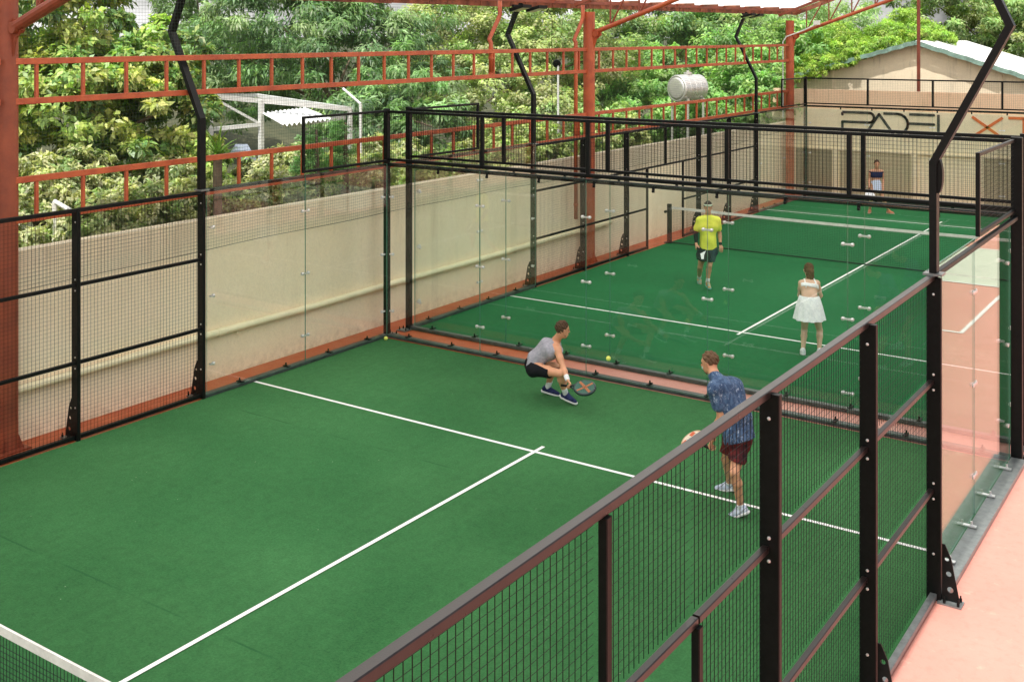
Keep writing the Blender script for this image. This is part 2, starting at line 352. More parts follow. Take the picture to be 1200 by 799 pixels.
# ================================================================== COURT CAGES
class Run:
    """one straight run of padel cage: origin, unit direction, outward normal"""
    def __init__(s, root, o, d, n):
        s.root = root; s.o = Vector(o); s.d = Vector(d); s.n = Vector(n)
    def p(s, t, z, out=0.): return s.o + s.d * t + s.n * out + Vector((0, 0, z))
    def post(s, t, z0, z1, w=.13, e=.05, bracket=True, bolts=True):
        po = MB().beam(s.p(t, z0), s.p(t, z1), w, e, side=s.n, bev=.006).obj('post', M['black'], s.root)
        if bracket:
            b = MB()
            q = [(.075, .02), (.30, .02), (.285, .09), (.20, .52), (.165, .58), (.075, .60)]
            # gusset plate with three drilled holes, made as strips around the holes
            def pt(a, z, k): return s.p(t + k, z, a)
            hs = [(.142, .12, .028), (.128, .26, .024), (.112, .39, .019)]
            for k in (-.006,):
                zlev = [.02] + [x for h in hs for x in (h[1] - h[2], h[1] + h[2])] + [.52]
                def wd(z): return .225 - (.225 - .125) * max(0, z - .02) / .50 - (0.03 if z > .51 else 0)
                for i in range(len(zlev) - 1):
                    z0_, z1_ = zlev[i], zlev[i + 1]
                    hole = next((h for h in hs if abs(h[1] - h[2] - z0_) < 1e-6), None)
                    if hole is None:
                        b.prism([pt(.07, z0_, k), pt(wd(z0_), z0_, k), pt(wd(z1_), z1_, k), pt(.07, z1_, k)], s.d * .012)
                    else:
                        hx, hz, hr = hole; n = 8
                        for side in (-1, 1):
                            for j in range(n):
                                a0 = -math.pi / 2 + math.pi * j / n; a1 = -math.pi / 2 + math.pi * (j + 1) / n
                                za, zb = hz + hr * math.sin(a0), hz + hr * math.sin(a1)
                                xa, xb = hx + side * hr * math.cos(a0), hx + side * hr * math.cos(a1)
                                ea, eb = (.07, .07) if side < 0 else (wd(za), wd(zb))
                                b.prism([pt(ea, za, k), pt(xa, za, k), pt(xb, zb, k), pt(eb, zb, k)], s.d * .012)
            br = b.obj('foot_bracket', M['black'], po)
            pl = MB(); a = s.p(t - .07, .006, .04); c = s.p(t + .07, .006, .25)
            pl.box(min(a.x, c.x), max(a.x, c.x), min(a.y, c.y), max(a.y, c.y), -.003, .012).obj('base_plate', M['galv'], po)
            for (dt, dn) in ((-.05, .22), (.05, .22), (-.05, .10), (.05, .10)):
                piece('anchor_bolt', 'ab', lambda q: q.lathe((0, 0, 0), (0, 0, 1), [(0, .0), (0, .013), (.03, .013), (.03, .007), (.055, .007), (.055, 0)], 8), M['black'], s.p(t + dt, .012, dn), po)
        if bolts:
            for z in (z0 + .42, .92, 1.06, 1.91, 2.05, 2.78):
                piece('bolt', 'bolt', lambda q: q.lathe((0, 0, 0), (0, -1, 0), [(0, .012), (.006, .011), (.009, 0)], 8), M['clamp'], tuple(Vector((s.p(t, z, .0).x + (.0 if s.n.x > 0 else .02), s.p(t, z).y - .025, z))), po)
        return po
    def rail(s, t0, t1, z, h=.05, w=.05, out=0., mat='black', name='rail'):
        return MB().beam(s.p(t0, z, out), s.p(t1, z, out), w, h, bev=.005).obj(name, M[mat], s.root)
    def bar(s, t, z0, z1, w=.05, e=.05, out=0.):
        return MB().beam(s.p(t, z0, out), s.p(t, z1, out), w, e, side=s.n, bev=.005).obj('upright', M['black'], s.root)
    def mesh(s, t0, t1, z0, z1, out=0., pitch=.0508, r=.0016):
        b = MB(); n = max(1, round((t1 - t0) / pitch)); st = (t1 - t0) / n
        for i in range(1, n):
            a = t0 + i * st; b.beam(s.p(a, z0, out), s.p(a, z1, out), 2 * r, 2 * r, side=s.n)
        n = max(1, round((z1 - z0) / pitch)); st = (z1 - z0) / n
        for i in range(1, n):
            z = z0 + i * st; b.beam(s.p(t0, z, out + 2 * r), s.p(t1, z, out + 2 * r), 1.2 * r, 1.1 * r)
        return b.obj('wire_mesh', M['wire'], s.root)
    def pane(s, t0, t1, z0=.05, z1=2.98, out=-.07, clamps=(), edge_clamps=()):
        g = MB(); a = s.p(t0 + .004, z0, out - .006); c = s.p(t1 - .004, z1, out + .006)
        g.box(min(a.x, c.x), max(a.x, c.x), min(a.y, c.y), max(a.y, c.y), z0, z1)
        # narrow faces get the green edge colour
        g.m = []
        for f in g.f:
            p0, p1, p2 = (Vector(g.v[i]) for i in f[:3]); nn = (p1 - p0).cross(p2 - p0).normalized()
            g.m.append(0 if abs(nn.dot(s.n)) > .9 else 1)
        pn = g.obj('glass_pane', None, s.root, mats=[M['glass'], M['glass_edge']])
        def clamp(t, z, half=False):
            k = MB()
            for sg in (-1, 1):
                if half and sg * (1 if t < (t0 + t1) / 2 else -1) < 0: continue
                for oo in (-1, 1):
                    k.lathe(s.p(t + sg * .062, z, out + oo * .008), s.n * oo, [(0, .026), (.005, .026), (.008, .018), (.012, .012), (.013, 0)], 12)
            for oo in (-1, 1):
                k.beam(s.p(t - (0 if half and t < (t0+t1)/2 else .06), z, out + oo * .012), s.p(t + (0 if half and t > (t0+t1)/2 else .06), z, out + oo * .012), .010, .022)
            k.obj('clamp', M['clamp'], pn)
        for t, z in clamps: clamp(t, z)
        for t, z in edge_clamps: clamp(t, z, True)
        return pn

CZ = (.47, 1.44, 2.42)
def base_channel(R, t0, t1):
    sg_grey = R.n.x > .5
    ch = R.rail(t0, t1, .03, h=.055, w=.17 if sg_grey else .10, out=.03 if sg_grey else -.01, mat='galv' if sg_grey else 'dark_steel', name='base_channel')
    for t in np.arange(t0 + .45, t1 - .2, .92):
        def hb(b):
            b.lathe((0, 0, 0), (0, 0, 1), [(0, .0), (0, .022), (.025, .022), (.025, .012), (.06, .012), (.06, 0)], 8)
            b.beam(-R.n * .08 + Vector((0, 0, .012)), R.n * .05 + Vector((0, 0, .012)), .05, .012)
        piece('hold_down', 'hd%d%d' % (R.n.x, R.n.y), hb, M['clamp'] if sg_grey else M['black'], R.p(t, .06, -.02), ch)

def side_run(label, group, x, sgn, y0, dirn, full=True, far=12):
    """cage side: corner at y0, running in dirn (+1/-1) along y; sgn=+1 right side, -1 left side"""
    root = empty('court_side_fence', label, 'fence', (x, y0, 0), group)
    R = Run(root, (x, y0, 0), (0, dirn, 0), (sgn, 0, 0))
    base_channel(R, .07, 3.94)
    R.pane(.08, 2, clamps=[(2, z) for z in CZ], edge_clamps=[(.14, z) for z in CZ])
    R.pane(2, 3.93, edge_clamps=[(3.87, z) for z in CZ])
    R.rail(.06, 3.93, 2.95, h=.05, w=.055, out=.0)
    R.rail(.06, 2.0, 3.03, h=.04, w=.04, out=-.03); R.rail(.06, 2.0, 3.88, h=.04, w=.04, out=-.03)
    R.bar(2.0, 3.01, 3.90, w=.045, e=.045, out=-.03)
    R.mesh(.06, 2.0, 3.05, 3.86, out=-.03)
    for t in (3.96, 5.94, 7.92): R.post(t, 0, 2.93)
    R.rail(3.96, far, 2.93, h=.05, w=.06, out=-.02, mat='brown_edge' if sgn > 0 else 'black')
    for a, c in ((3.96, 5.94), (5.94, 7.92), (7.92, 8.95)):
        for z in (.99, 1.98): R.rail(a + .03, c - .02, z, h=.045, w=.045, out=-.02, mat='brown_edge' if sgn > 0 else 'black')
        R.rail(a + .03, c - .02, .04, h=.05, w=.06, mat='galv' if sgn > 0 else 'black', name='base_rail')
        R.mesh(a + .03, c - .02, .065, .965, out=-.055); R.mesh(a + .03, c - .02, 1.015, 1.955, out=-.055); R.mesh(a + .03, c - .02, 2.005, 2.905, out=-.055)
    R.rail(8.95, 10.95, 1.98, h=.045, w=.045, out=-.02, mat='brown_edge' if sgn > 0 else 'black')
    R.bar(8.96, 0, 1.96); R.bar(9.94, 2.0, 2.9); R.mesh(8.95, 9.92, 2.005, 2.905, out=-.055); R.mesh(9.96, 11.86, 2.005, 2.905, out=-.055)
    if full:
        R.bar(10.93, 0, 1.96)
        for t in (11.88, 13.86, 15.84): R.post(t, 0, 2.93)
        R.rail(far, 15.84, 2.93, h=.05, w=.06)
        for a, c in ((10.95, 11.88), (11.88, 13.86), (13.86, 15.84)):
            for z in (.99, 1.98): R.rail(a + .03, c - .02, z, h=.045, w=.045, out=-.02)
            R.rail(a + .03, c - .02, .04, h=.05, w=.06, name='base_rail')
            R.mesh(a + .03, c - .02, .065, .965, out=-.055); R.mesh(a + .03, c - .02, 1.015, 1.955, out=-.055)
            if a > 11: R.mesh(a + .03, c - .02, 2.005, 2.905, out=-.055)
        R.pane(15.92, 17.9, edge_clamps=[(15.98, z) for z in CZ]); R.pane(17.9, 19.85, clamps=[(17.9, z) for z in CZ])
        R.rail(15.84, 19.88, 2.95, h=.05, w=.055); base_channel(R, 15.9, 19.85)
        R.bar(17.9, 3.01, 3.90, w=.045, e=.045); R.rail(17.9, 19.88, 3.03, .04, .04, -.03); R.rail(17.9, 19.88, 3.88, .04, .04, -.03)
        R.mesh(17.9, 19.88, 3.05, 3.86, out=-.03)
    return R
def back_run(label, group, y, sgn):
    root = empty('court_back_wall', label, 'glass wall', (5, y, 0), group)
    R = Run(root, (XL, y, 0), (1, 0, 0), (0, sgn, 0))
    for t, nm in ((0, 'l'), (10.1, 'r')):
        MB().beam((XL + t, y, 0), (XL + t, y, 3.92), .10 if t == 0 else .13, .08, side=(1, 0, 0), bev=.006).obj('corner_post', M['black'], root)
        pl = MB().box(XL + t - .1, XL + t + .1, y + min(0, sgn * .22), y + max(0, sgn * .22), .002, .014).obj('base_plate', M['galv'], root)
        for (dx, dy) in ((-.07, .17), (.07, .17), (-.07, .07), (.07, .07)):
            piece('anchor_bolt', 'ab', lambda q: q.lathe((0, 0, 0), (0, 0, 1), [(0, .0), (0, .013), (.03, .013), (.03, .007), (.055, .007), (.055, 0)], 8), M['black'], (XL + t + dx, y + sgn * dy, .012), pl)
    base_channel(R, .06, 10.04)
    xs = [.06, 2.05, 4.05, 6.05, 8.05, 10.04]
    for i in range(5):
        R.pane(xs[i], xs[i + 1], clamps=[(xs[i + 1], z) for z in CZ] if i < 4 else [],
               edge_clamps=([(.13, z) for z in CZ] if i == 0 else []) + ([(9.97, z) for z in CZ] if i == 4 else []))
    R.rail(.05, 10.05, 2.96, h=.06, w=.06, out=0); R.rail(.05, 10.05, 3.05, h=.04, w=.04, out=-.01); R.rail(.05, 10.05, 3.87, h=.045, w=.045, out=-.01)
    for t in xs[1:5]: R.bar(t, 3.07, 3.85, w=.05, e=.06, out=-.01)
    for i in range(5): R.mesh(xs[i], xs[i + 1], 3.07, 3.85, out=-.01)
    # small brackets hanging the panes from the upper rail
    for t in np.arange(1.2, 9.6, 1.0):
        def hk(b):
            b.beam((0, 0, .05), (0, 0, -.05), .04, .012); b.lathe((0, -sgn * .005, -.03), (0, -sgn, 0), [(0, .02), (.015, .02), (.02, 0)], 10)
        piece('hanging_bracket', 'hk%d' % sgn, hk, M['black'], R.p(t, 2.93, -.085), root)
    return R
gA = 'straight side fences of the padel courts'
side_run('long wire fence with end glass panes, beside the cream wall, on the nearer court', gA, XL, -1, 0, -1, full=False)
side_run('long wire fence with brown topped rails, crossing in front of the man in blue', gA, XR, 1, 0, -1, full=False, far=14)
side_run('wire and glass fence beside the cream wall on the farther court', gA, XL, -1, G, 1)
side_run('wire and glass fence beyond the right hand corner post of the farther court', gA, XR, 1, G, 1)
gB = 'glass end walls of the padel courts'
back_run('glass end wall with mesh top right behind the crouching man in grey', gB, 0, 1)
back_run('near glass end wall of the farther court, behind the white serving woman', gB, G, -1)
back_run('farthest glass end wall, in front of the painted sign', gB, G + 20, 1)

# ------------------------------------------------------------------ light poles
def light_pole(x, y, sgn, z0, label, ztip=6.0, lamp=True, r=.082, ground=False):
    root = empty('light_pole', label, 'light pole', (x, y, 0), 'bent black light poles on the fence posts')
    pts = [(x, y, z0), (x, y, 3.98), (x + sgn * .65, y, 5.22), (x + sgn * .45, y, 5.66), (x + sgn * .30, y, ztip)]
    if ground: pts[0] = (x, y, 0)
    b = MB()
    pv = [Vector(p) for p in pts]
    # mitred square tube
    rings = []
    for i, p in enumerate(pv):
        if i == 0: d = pv[1] - pv[0]
        elif i == len(pv) - 1: d = pv[-1] - pv[-2]
        else: d = (pv[i + 1] - p).normalized() + (p - pv[i - 1]).normalized()
        d.normalize(); a = Vector((0, 1, 0)); c = a.cross(d)
        k = 1.0
        if 0 < i < len(pv) - 1:
            k = 1 / max(.5, d.dot((pv[i + 1] - p).normalized()))
        rings += [p + a * sa * r * .62 + c * sc_ * r * .40 * k for sa, sc_ in ((-1, -1), (1, -1), (1, 1), (-1, 1))]
    fs = [(i * 4 + k, i * 4 + (k + 1) % 4, (i + 1) * 4 + (k + 1) % 4, (i + 1) * 4 + k) for i in range(len(pv) - 1) for k in range(4)]
    b.add(rings, fs + [(3, 2, 1, 0)]).obj('pole', M['black'], root)
    # welded half-round joint plate at the first bend and the socket on the post
    k = MB(); k.prism([(x + sgn * .04 + .040 * math.cos(a_), y - .03, 3.86 + .16 * math.sin(a_)) for a_ in np.linspace(0, 2 * math.pi, 20, endpoint=False)], (0, .06, 0))
    if sgn > 0: k.obj('joint_plate', M['black'], root)
    MB().box(x - .085, x + .085, y - .07, y + .07, 2.955, 2.975).obj('socket_plate', M['galv'], root)
    if lamp:
        for dy in (-.30, .30):
            f = MB(); cx = x + sgn * .12; cz = ztip - .12
            f.prism([(cx - .17, y + dy - .16, cz - .05), (cx + .17, y + dy - .16, cz + .03), (cx + .17, y + dy - .16, cz + .09), (cx - .17, y + dy - .16, cz + .02)], (0, .32, 0))
            ff = f.obj('floodlight', M['black'], root)
            MB().add([(cx - .15, y + dy - .14, cz - .052), (cx + .15, y + dy - .14, cz + .020), (cx + .15, y + dy + .14, cz + .020), (cx - .15, y + dy + .14, cz - .052)], [(3, 2, 1, 0)]).obj('lens', M['lamp_face'], ff)
        MB().beam((x + sgn * .3, y - .32, ztip - .05), (x + sgn * .3, y + .32, ztip - .05), .05, .05).obj('crossbar', M['black'], root)
    return root
light_pole(XL, -3.96, -1, 2.95, 'bent black pole left of the corner posts, leaning out over the cream wall', lamp=False, ztip=6.1)
light_pole(XR, -3.96, 1, 2.95, 'large bent black pole at right rising from the brown topped fence', lamp=False, ztip=6.1)
light_pole(XL, G + 3.96, -1, 2.95, 'bent black pole left of the middle red column, lamps under the roof edge', ztip=5.86)
light_pole(XL, G + 15.84, -1, 2.95, 'smallest bent black pole, left of the farthest red column', ztip=5.93)

# ------------------------------------------------------------------ nets
def net(y, label, h=.92, left=True):
    root = empty('court_net', label, 'net', (5, y, 0), 'nets across the padel courts')
    x0, x1 = .10, 9.9; b = MB(); n = 245
    def top(x): return h - .035 * (1 - ((x - 5) / 4.9) ** 2)
    for i in range(n + 1):
        x = x0 + (x1 - x0) * i / n; b.beam((x, y, .02), (x, y, top(x) - .03), .0032, .0032, side=(1, 0, 0))
    for j in range(22):
        z = .03 + j * .04
        for k in range(10):
            xa = x0 + (x1 - x0) * k / 10; xb = x0 + (x1 - x0) * (k + 1) / 10; f = (z / h)
            b.beam((xa, y + .003, z * top(xa) / h), (xb, y + .003, z * top(xb) / h), .0032, .0032)
    b.obj('net_mesh', M['netmesh'], root)
    t = MB(); N_ = 40
    for k in range(N_):
        xa = x0 + (x1 - x0) * k / N_; xb = x0 + (x1 - x0) * (k + 1) / N_
        t.add([(xa, y - .012, top(xa) - .06), (xb, y - .012, top(xb) - .06), (xb, y - .009, top(xb)), (xa, y - .009, top(xa)),
               (xa, y + .012, top(xa) - .06), (xb, y + .012, top(xb) - .06), (xb, y + .009, top(xb)), (xa, y + .009, top(xa))],
              [(0, 1, 2, 3), (5, 4, 7, 6), (3, 2, 6, 7)])
    t.obj('net_tape', M['tape'], root, smooth=False)
    MB().beam((x0, y, .018), (x1, y, .018), .02, .025).obj('bottom_cord', M['netmesh'], root)
    for x in (.03, 9.97):
        pp = MB().beam((x, y, 0), (x, y, h + .06), .10, .08, side=(1, 0, 0), bev=.006)
        pp.beam((x - .10, y, .015), (x + .10, y, .015), .22, .02)
        po = pp.obj('net_post', M['black'], root)
        MB().lathe((x - .09 * (1 if x < 5 else -1), y - .03, h - .14), (0, -1, 0), [(-.03, 0), (-.03, .035), (.03, .035), (.03, 0)], 12).obj('winch', M['black'], po)
net(-10, 'closest net, its white tape cut by the lower left of the view', h=1.02)
net(G + 10, 'far net with white tape, behind the man in the yellow shirt')

# ================================================================== LEFT WALL AND PIPE, NETTING
b = MB(); b.box(-.80, -.60, -9.5, 21.2, -.3, 2.42)
tag(b.obj('perimeter_wall', M['wall'], None), 'long cream rendered wall along the left side of both courts', 'wall')
b = MB(); b.box(-.62, -.60 + .012, -9.5, 21.2, 0, .06)
pp = MB(); pts = [(-.535, y, .69 + .004 * (y + 6) + .006 * math.sin(y * 1.3)) for y in np.arange(-9.4, 8.9, .6)]
pp.tube(pts, .056, 12)
root = empty('drain_pipe', 'long cream plastic pipe running low along the cream wall', 'pipe', (-.535, 0, .7))
pp.obj('pipe', M['pipe'], root, smooth=True)
c = MB()
for y in (-6.9, -3.2, .5, 4.3, 8.0):
    z = .69 + .004 * (y + 6) + .006 * math.sin(y * 1.3); c.tube([(-.535, y - .07, z), (-.535, y + .07, z)], .063, 12)
    c.beam((-.60, y + .3, z - .075), (-.50, y + .3, z - .075), .03, .012)
c.obj('coupling', M['pipe'], root)
# hanging green netting
nb = MB(); r = .0015
def hem(y): return 1.93 + .10 * math.sin((y + 7) * .23) + .008 * math.sin(y * 1.9) + (.014 * y if y > 0 else 0)
for y in np.arange(-8.5, 20.5, .05): nb.add([(-.46, y, hem(y)), (-.46, y + 2 * r, hem(y)), (-.46, y + 2 * r, 5.7), (-.46, y, 5.7)], [(0, 1, 2, 3)])
for k in range(78):
    seg = np.arange(-8.5, 20.6, 1.0)
    for a, c_ in zip(seg[:-1], seg[1:]):
        za, zc = hem(a) + k * .048, hem(c_) + k * .048
        nb.add([(-.4605, a, za), (-.4605, c_, zc), (-.4605, c_, zc + 2 * r), (-.4605, a, za + 2 * r)], [(0, 1, 2, 3)])
seg = np.arange(-8.5, 20.6, .25)
for a, c_ in zip(seg[:-1], seg[1:]): nb.add([(-.458, a, hem(a) - .006), (-.458, c_, hem(c_) - .006), (-.458, c_, hem(c_) + .001), (-.458, a, hem(a) + .001)], [(0, 1, 2, 3)])
tag(nb.obj('safety_netting', M['netting']), 'fine dark green netting hanging from the roof edge over the cream wall', 'netting')

# ================================================================== RED STEEL STRUCTURE
CX = -.36
def zl(y): return .0045 * y       # slight fall of the beams along the hall
def column(y, label, dark=False, r=.135, x=CX):
    root = empty('steel_column', label, 'column', (x, y, 0), 'round red steel columns of the hall')
    mt = M['red_mid'] if dark else M['red']
    MB().tube([(x, y, 0), (x, y, 3), (x, y, 5.75)], r, 28, cap=False).obj('shaft', mt, root, smooth=True)
    bp = MB().box(x - .19, x + .19, y - .2, y + .2, 0, .02)
    for k in range(4):
        a = math.pi / 4 + k * math.pi / 2; dx, dy = math.cos(a), math.sin(a)
        bp.add([(x + dx * r, y + dy * r, .02), (x + dx * (r + .07), y + dy * (r + .07), .02), (x + dx * r, y + dy * r, .2)], [(0, 1, 2)])
    bp.obj('base_plate', mt, root)
    br = MB(); br.prism([(x + r * .8, y - .012, 5.36), (x + .30, y - .012, 5.36), (x + .33, y - .012, 5.22), (x + .20, y - .012, 5.12), (x + r * .8, y - .012, 4.82)], (0, .024, 0))
    br.lathe((x + .20, y - .03, 5.25), (0, 1, 0), [(-.04, 0), (-.04, .075), (.10, .075), (.10, 0)], 14)
    br.obj('gusset', mt, root)
    return root
column(-6.62, 'nearest thick red column at the left edge, behind the wire fence', dark=True, r=.125, x=-.45)
column(7.3, 'middle round red column with a thin pipe beside it')
column(20.0, 'farthest round red column beside the painted back wall')
for y in (7.3, 20.0):
    r_ = empty('steel_column', 'round red column outside the right hand fence, beyond %s net' % ('the crouching man towards the far' if y < 10 else 'the far'), 'column', (10.62, y, 0), 'round red steel columns of the hall')
    MB().tube([(10.62, y, 0), (10.62, y, 5.75)], .135, 24, cap=False).obj('shaft', M['red'], r_, smooth=True)
    MB().box(10.43, 10.81, y - .2, y + .2, 0, .02).obj('base_plate', M['red'], r_)
def girder(y0, y1, zb, zt, label):
    root = empty('ladder_girder', label, 'girder', (CX, (y0 + y1) / 2, zb), 'red ladder girders between the columns')
    for z in (zb, zt): MB().beam((CX, y0, z + zl(y0)), (CX, y1, z + zl(y1)), .055, .078, bev=.004).obj('chord', M['red'], root)
    n = round((y1 - y0) / .645); st = (y1 - y0) / n
    for i in range(n + (0)):
        y = y0 + (i + .5) * st
        MB().beam((CX, y, zb + .03 + zl(y)), (CX, y, zt - .03 + zl(y)), .04, .04, side=(1, 0, 0)).obj('rung', M['red'], root)
for (a, c_, w) in ((-6.62, 7.18, 'left'), (7.42, 19.88, 'right')):
    girder(a, c_, 4.36, 4.86, 'upper red ladder girder %s of the middle column' % w)
    girder(a, c_, 2.88, 3.38, 'lower red ladder girder %s of the middle column' % w)
girder(-13.5, -6.78, 4.36, 4.86, 'upper red ladder girder running off behind the nearest column'); 
# rain pipes
def rainpipe(y, z0, label, r=.045, x=CX - .02):
    root = empty('rain_pipe', label, 'pipe', (x, y, z0), 'red rain pipes by the girders')
    MB().tube([(x, y, z0), (x, y, 5.05), (x - .04, y, 5.12), (x - .02, y + .30, 5.55), (x - .02, y + .34, 5.62), (x - .02, y + .34, 5.9)], r, 12).obj('pipe', M['red'], root, smooth=True)
    c = MB()
    for z in (z0 + .3, 4.4, 4.9): c.tube([(x, y, z), (x, y, z + .05)], r + .008, 12)
    c.obj('bracket', M['red'], root)
rainpipe(6.75, 1.08, 'red pipe just left of the middle column, ending above the wall foot')
rainpipe(3.5, 4.42, 'short red pipe with a bent top above the upper girder')
# white cable conduit at far column
root = empty('conduit', 'thin white conduit running up the farthest red column and along its strut', 'conduit', (CX - .17, 19.85, 3))
MB().tube([(CX - .16, 19.8, 2.6), (CX - .16, 19.8, 5.05), (CX - .05, 19.8, 5.22), (CX + .5, 19.84, 5.42), (CX + .95, 19.86, 5.62)], .022, 8).obj('tube', M['white_metal'], root)
MB().box(CX + .86, CX + 1.06, 19.78, 19.86, 5.6, 5.74).obj('junction_box', M['white_metal'], root)
# roof trusses
SL = .357
def roofz(x): return 5.98 + SL * (x + .95) if x < 4.9 else 5.98 + SL * (4.9 + .95) - SL * (x - 4.9)
def truss(y, label):
    root = empty('roof_truss', label, 'truss', (5, y, 6), 'red roof trusses')
    for (xa, xb) in ((CX + .12, 4.9),):
        za = 5.27; zb = 5.27 + SL * 5.0
        MB().tube([(xa, y, za), (xb, y, zb)], .055 if y > -5 else .075, 12).obj('bottom_chord', M['red_dark'] if y < 0 else M['red'], root)
        top = MB().beam((xa - (.5 if xa < 4 else -.1), y, roofz(-.8) - .12), (xb, y, roofz(4.9) - .1), .06, .08).obj('top_chord', M['red_dark'], root)
        w = MB(); n = 7
        for i in range(n):
            f = (i + .6) / n; x = xa + (xb - xa) * f; z0 = za + (zb - za) * f; z1 = roofz(-.8 + 5.7 * f) - .1
            w.tube([(x, y, z0), (x, y, z1)], .022, 8)
            f2 = (i + 1.3) / n
            if f2 < 1: w.tube([(x, y, z0), (xa + (xb - xa) * f2, y, roofz(-.8 + 5.7 * f2) - .1)], .022, 8)
        w.obj('web_bar', M['red_dark'], root)
truss(-6.62, 'near roof truss crossing the top left corner'); truss(7.3, 'roof truss springing from the middle red column'); truss(20.0, 'farthest roof truss, springing from the farthest red column'); 
# roof
root = empty('hall_roof', 'pale roof of translucent sheets with rusty edge boards over the courts', 'roof', (5, 0, 6))
def rz(x, y): return roofz(x) + .009 * y - .02
b = MB()
Y0, Y1 = -24., 22.3
n = 76
for half, (xa, xb) in enumerate(((-.98, 4.9), (4.9, 10.9))):
    vs = []; fs = []
    ys = np.linspace(Y0, Y1, 600)
    for y in ys:
        wv = .012 * math.sin(y * 2 * math.pi / .19)
        for x in (xa, xb): vs.append((x, y, rz(x, y) + wv))
    for i in range(len(ys) - 1): fs.append((i * 2, i * 2 + 1, i * 2 + 3, i * 2 + 2))
    MB().add(vs, fs).obj('roof_sheet', M['roof'], root)
# fascia boards along the left eave and the far gable, in short rusty plates
f = MB(); y = -13.; 
while y < Y1:
    L_ = random.choice((.55, .8, 1.1)); f.box(-1.0, -.965, y, min(Y1, y + L_ - .03), rz(-.98, y) - .165 + random.uniform(-.006, .006), rz(-.98, y) - .012); y += L_
f.obj('fascia', M['rust'], root)
f = MB()
f.beam((-.99, Y1 + .01, rz(-.98, Y1) - .09), (4.9, Y1 + .01, rz(4.9, Y1) - .09), .03, .15)
f.obj('barge_board', M['rust'], root)
pu = MB()
for x in np.arange(-.85, 10.8, .95):
    pu.beam((x, -13, rz(x, -13) - .07), (x, Y1 - .05, rz(x, Y1) - .07), .05, .09)
pu.obj('purlin', M['red_dark'], root)
g = MB()
for y in np.arange(-12, 22, 1.55): g.box(-.96, -.35, y, y + .05, rz(-.6, y) - .15, rz(-.6, y) - .09)
g.obj('eave_bracket', M['rust'], root)

# thin black cable hanging left of the middle column
MBc = MB().tube([(-.6, 6.1, 5.7), (-.6, 6.1, 4.0), (-.6, 6.15, 3.3)], .008, 6)
tag(MBc.obj('hanging_cable', M['black']), 'thin black cable hanging from the roof edge left of the middle column', 'cable')

# ================================================================== BACK WALL, SIGN, GABLE BUILDING
YW = 21.6
root = empty('back_wall', 'cream back wall with darker panels behind the far court', 'wall', (5, YW, 0))
w = MB(); w.box(-1.6, 60, YW, YW + .2, -.3, 2.83); w.obj('wall', M['wall_far'], root)
w = MB(); w.box(-1.6, 60, YW + .06, YW + .24, 2.83, 3.46); w.obj('upper_band', M['wall_peach'], root)
for (xa, xb, mt) in ((-.98, .5, 'shutter'), (.76, 3.14, 'shutter2'), (5.3, 8.2, 'shutter2')):
    q = MB().box(xa, xb, YW - .02, YW - .004, 0, 1.45); q.obj('recessed_panel', M[mt], root)
for x in (.63, 3.20, 5.2, 8.3): MB().box(x - .09, x + .09, YW - .07, YW - .001, 0, 1.46).obj('pilaster', M['wall_far'], root)
MB().box(-1.0, 9.9, YW - .06, YW - .001, 1.462, 1.53).obj('ledge', M['wall_far'], root)
# painted sign, letters of thin strokes
sroot = empty('wall_sign', 'large PADEL XT lettering in black and orange on the back wall', 'sign', (3.5, YW - .01, 2.4))
def letter(name, strokes, mat, label=None):
    b = MB(); t = .082
    for st in strokes:
        for (a, c_) in zip(st[:-1], st[1:]):
            b.beam((a[0], YW - .012, a[1]), (c_[0], YW - .012, c_[1]), .016, t, side=(0, 1, 0))
            b.lathe((c_[0], YW - .004, c_[1]), (0, -1, 0), [(0, t / 2), (.016, t / 2), (.016, 0)], 10)
    o = b.obj(name, M[mat], sroot)
    return o
ZT, ZM, ZB = 2.735, 2.42, 2.10
def arc(cx, cz, r, a0, a1, n=8): return [(cx + r * math.cos(math.radians(a0 + (a1 - a0) * i / n)), cz + r * math.sin(math.radians(a0 + (a1 - a0) * i / n))) for i in range(n + 1)]
r1 = (ZT - ZM) / 2
letter('letter_p', [[(.85, ZT)] + arc(1.74, ZT - r1, r1, 90, -90) + [(.85, ZM), (.85, ZB)], [(.85, ZT), (.85, ZT - .08)]], 'ink_black')
letter('letter_a', [[(1.66, ZB), (2.06, ZT - .03), (2.50, ZB)]], 'ink_black')
r2 = (ZT - ZB) / 2
letter('letter_d', [[(2.20, ZT)] + arc(2.66, ZT - r2, r2, 90, -90) + [(2.66, ZB)]], 'ink_black')
letter('letter_e', [[(3.02, ZT), (3.78, ZT)], [(3.02, ZM + .02), (3.78, ZM + .02)], [(3.02, ZB), (3.78, ZB)]], 'ink_black')
letter('letter_l', [[(3.92, ZT + .02), (3.92, ZB), (4.55, ZB)]], 'ink_black')
letter('letter_x', [[(4.93, ZT), (5.82, ZB)], [(5.82, ZT), (4.93, ZB)]], 'ink_orange')
letter('letter_t', [[(5.98, ZT), (6.86, ZT)], [(6.42, ZT), (6.42, ZB)]], 'ink_orange')

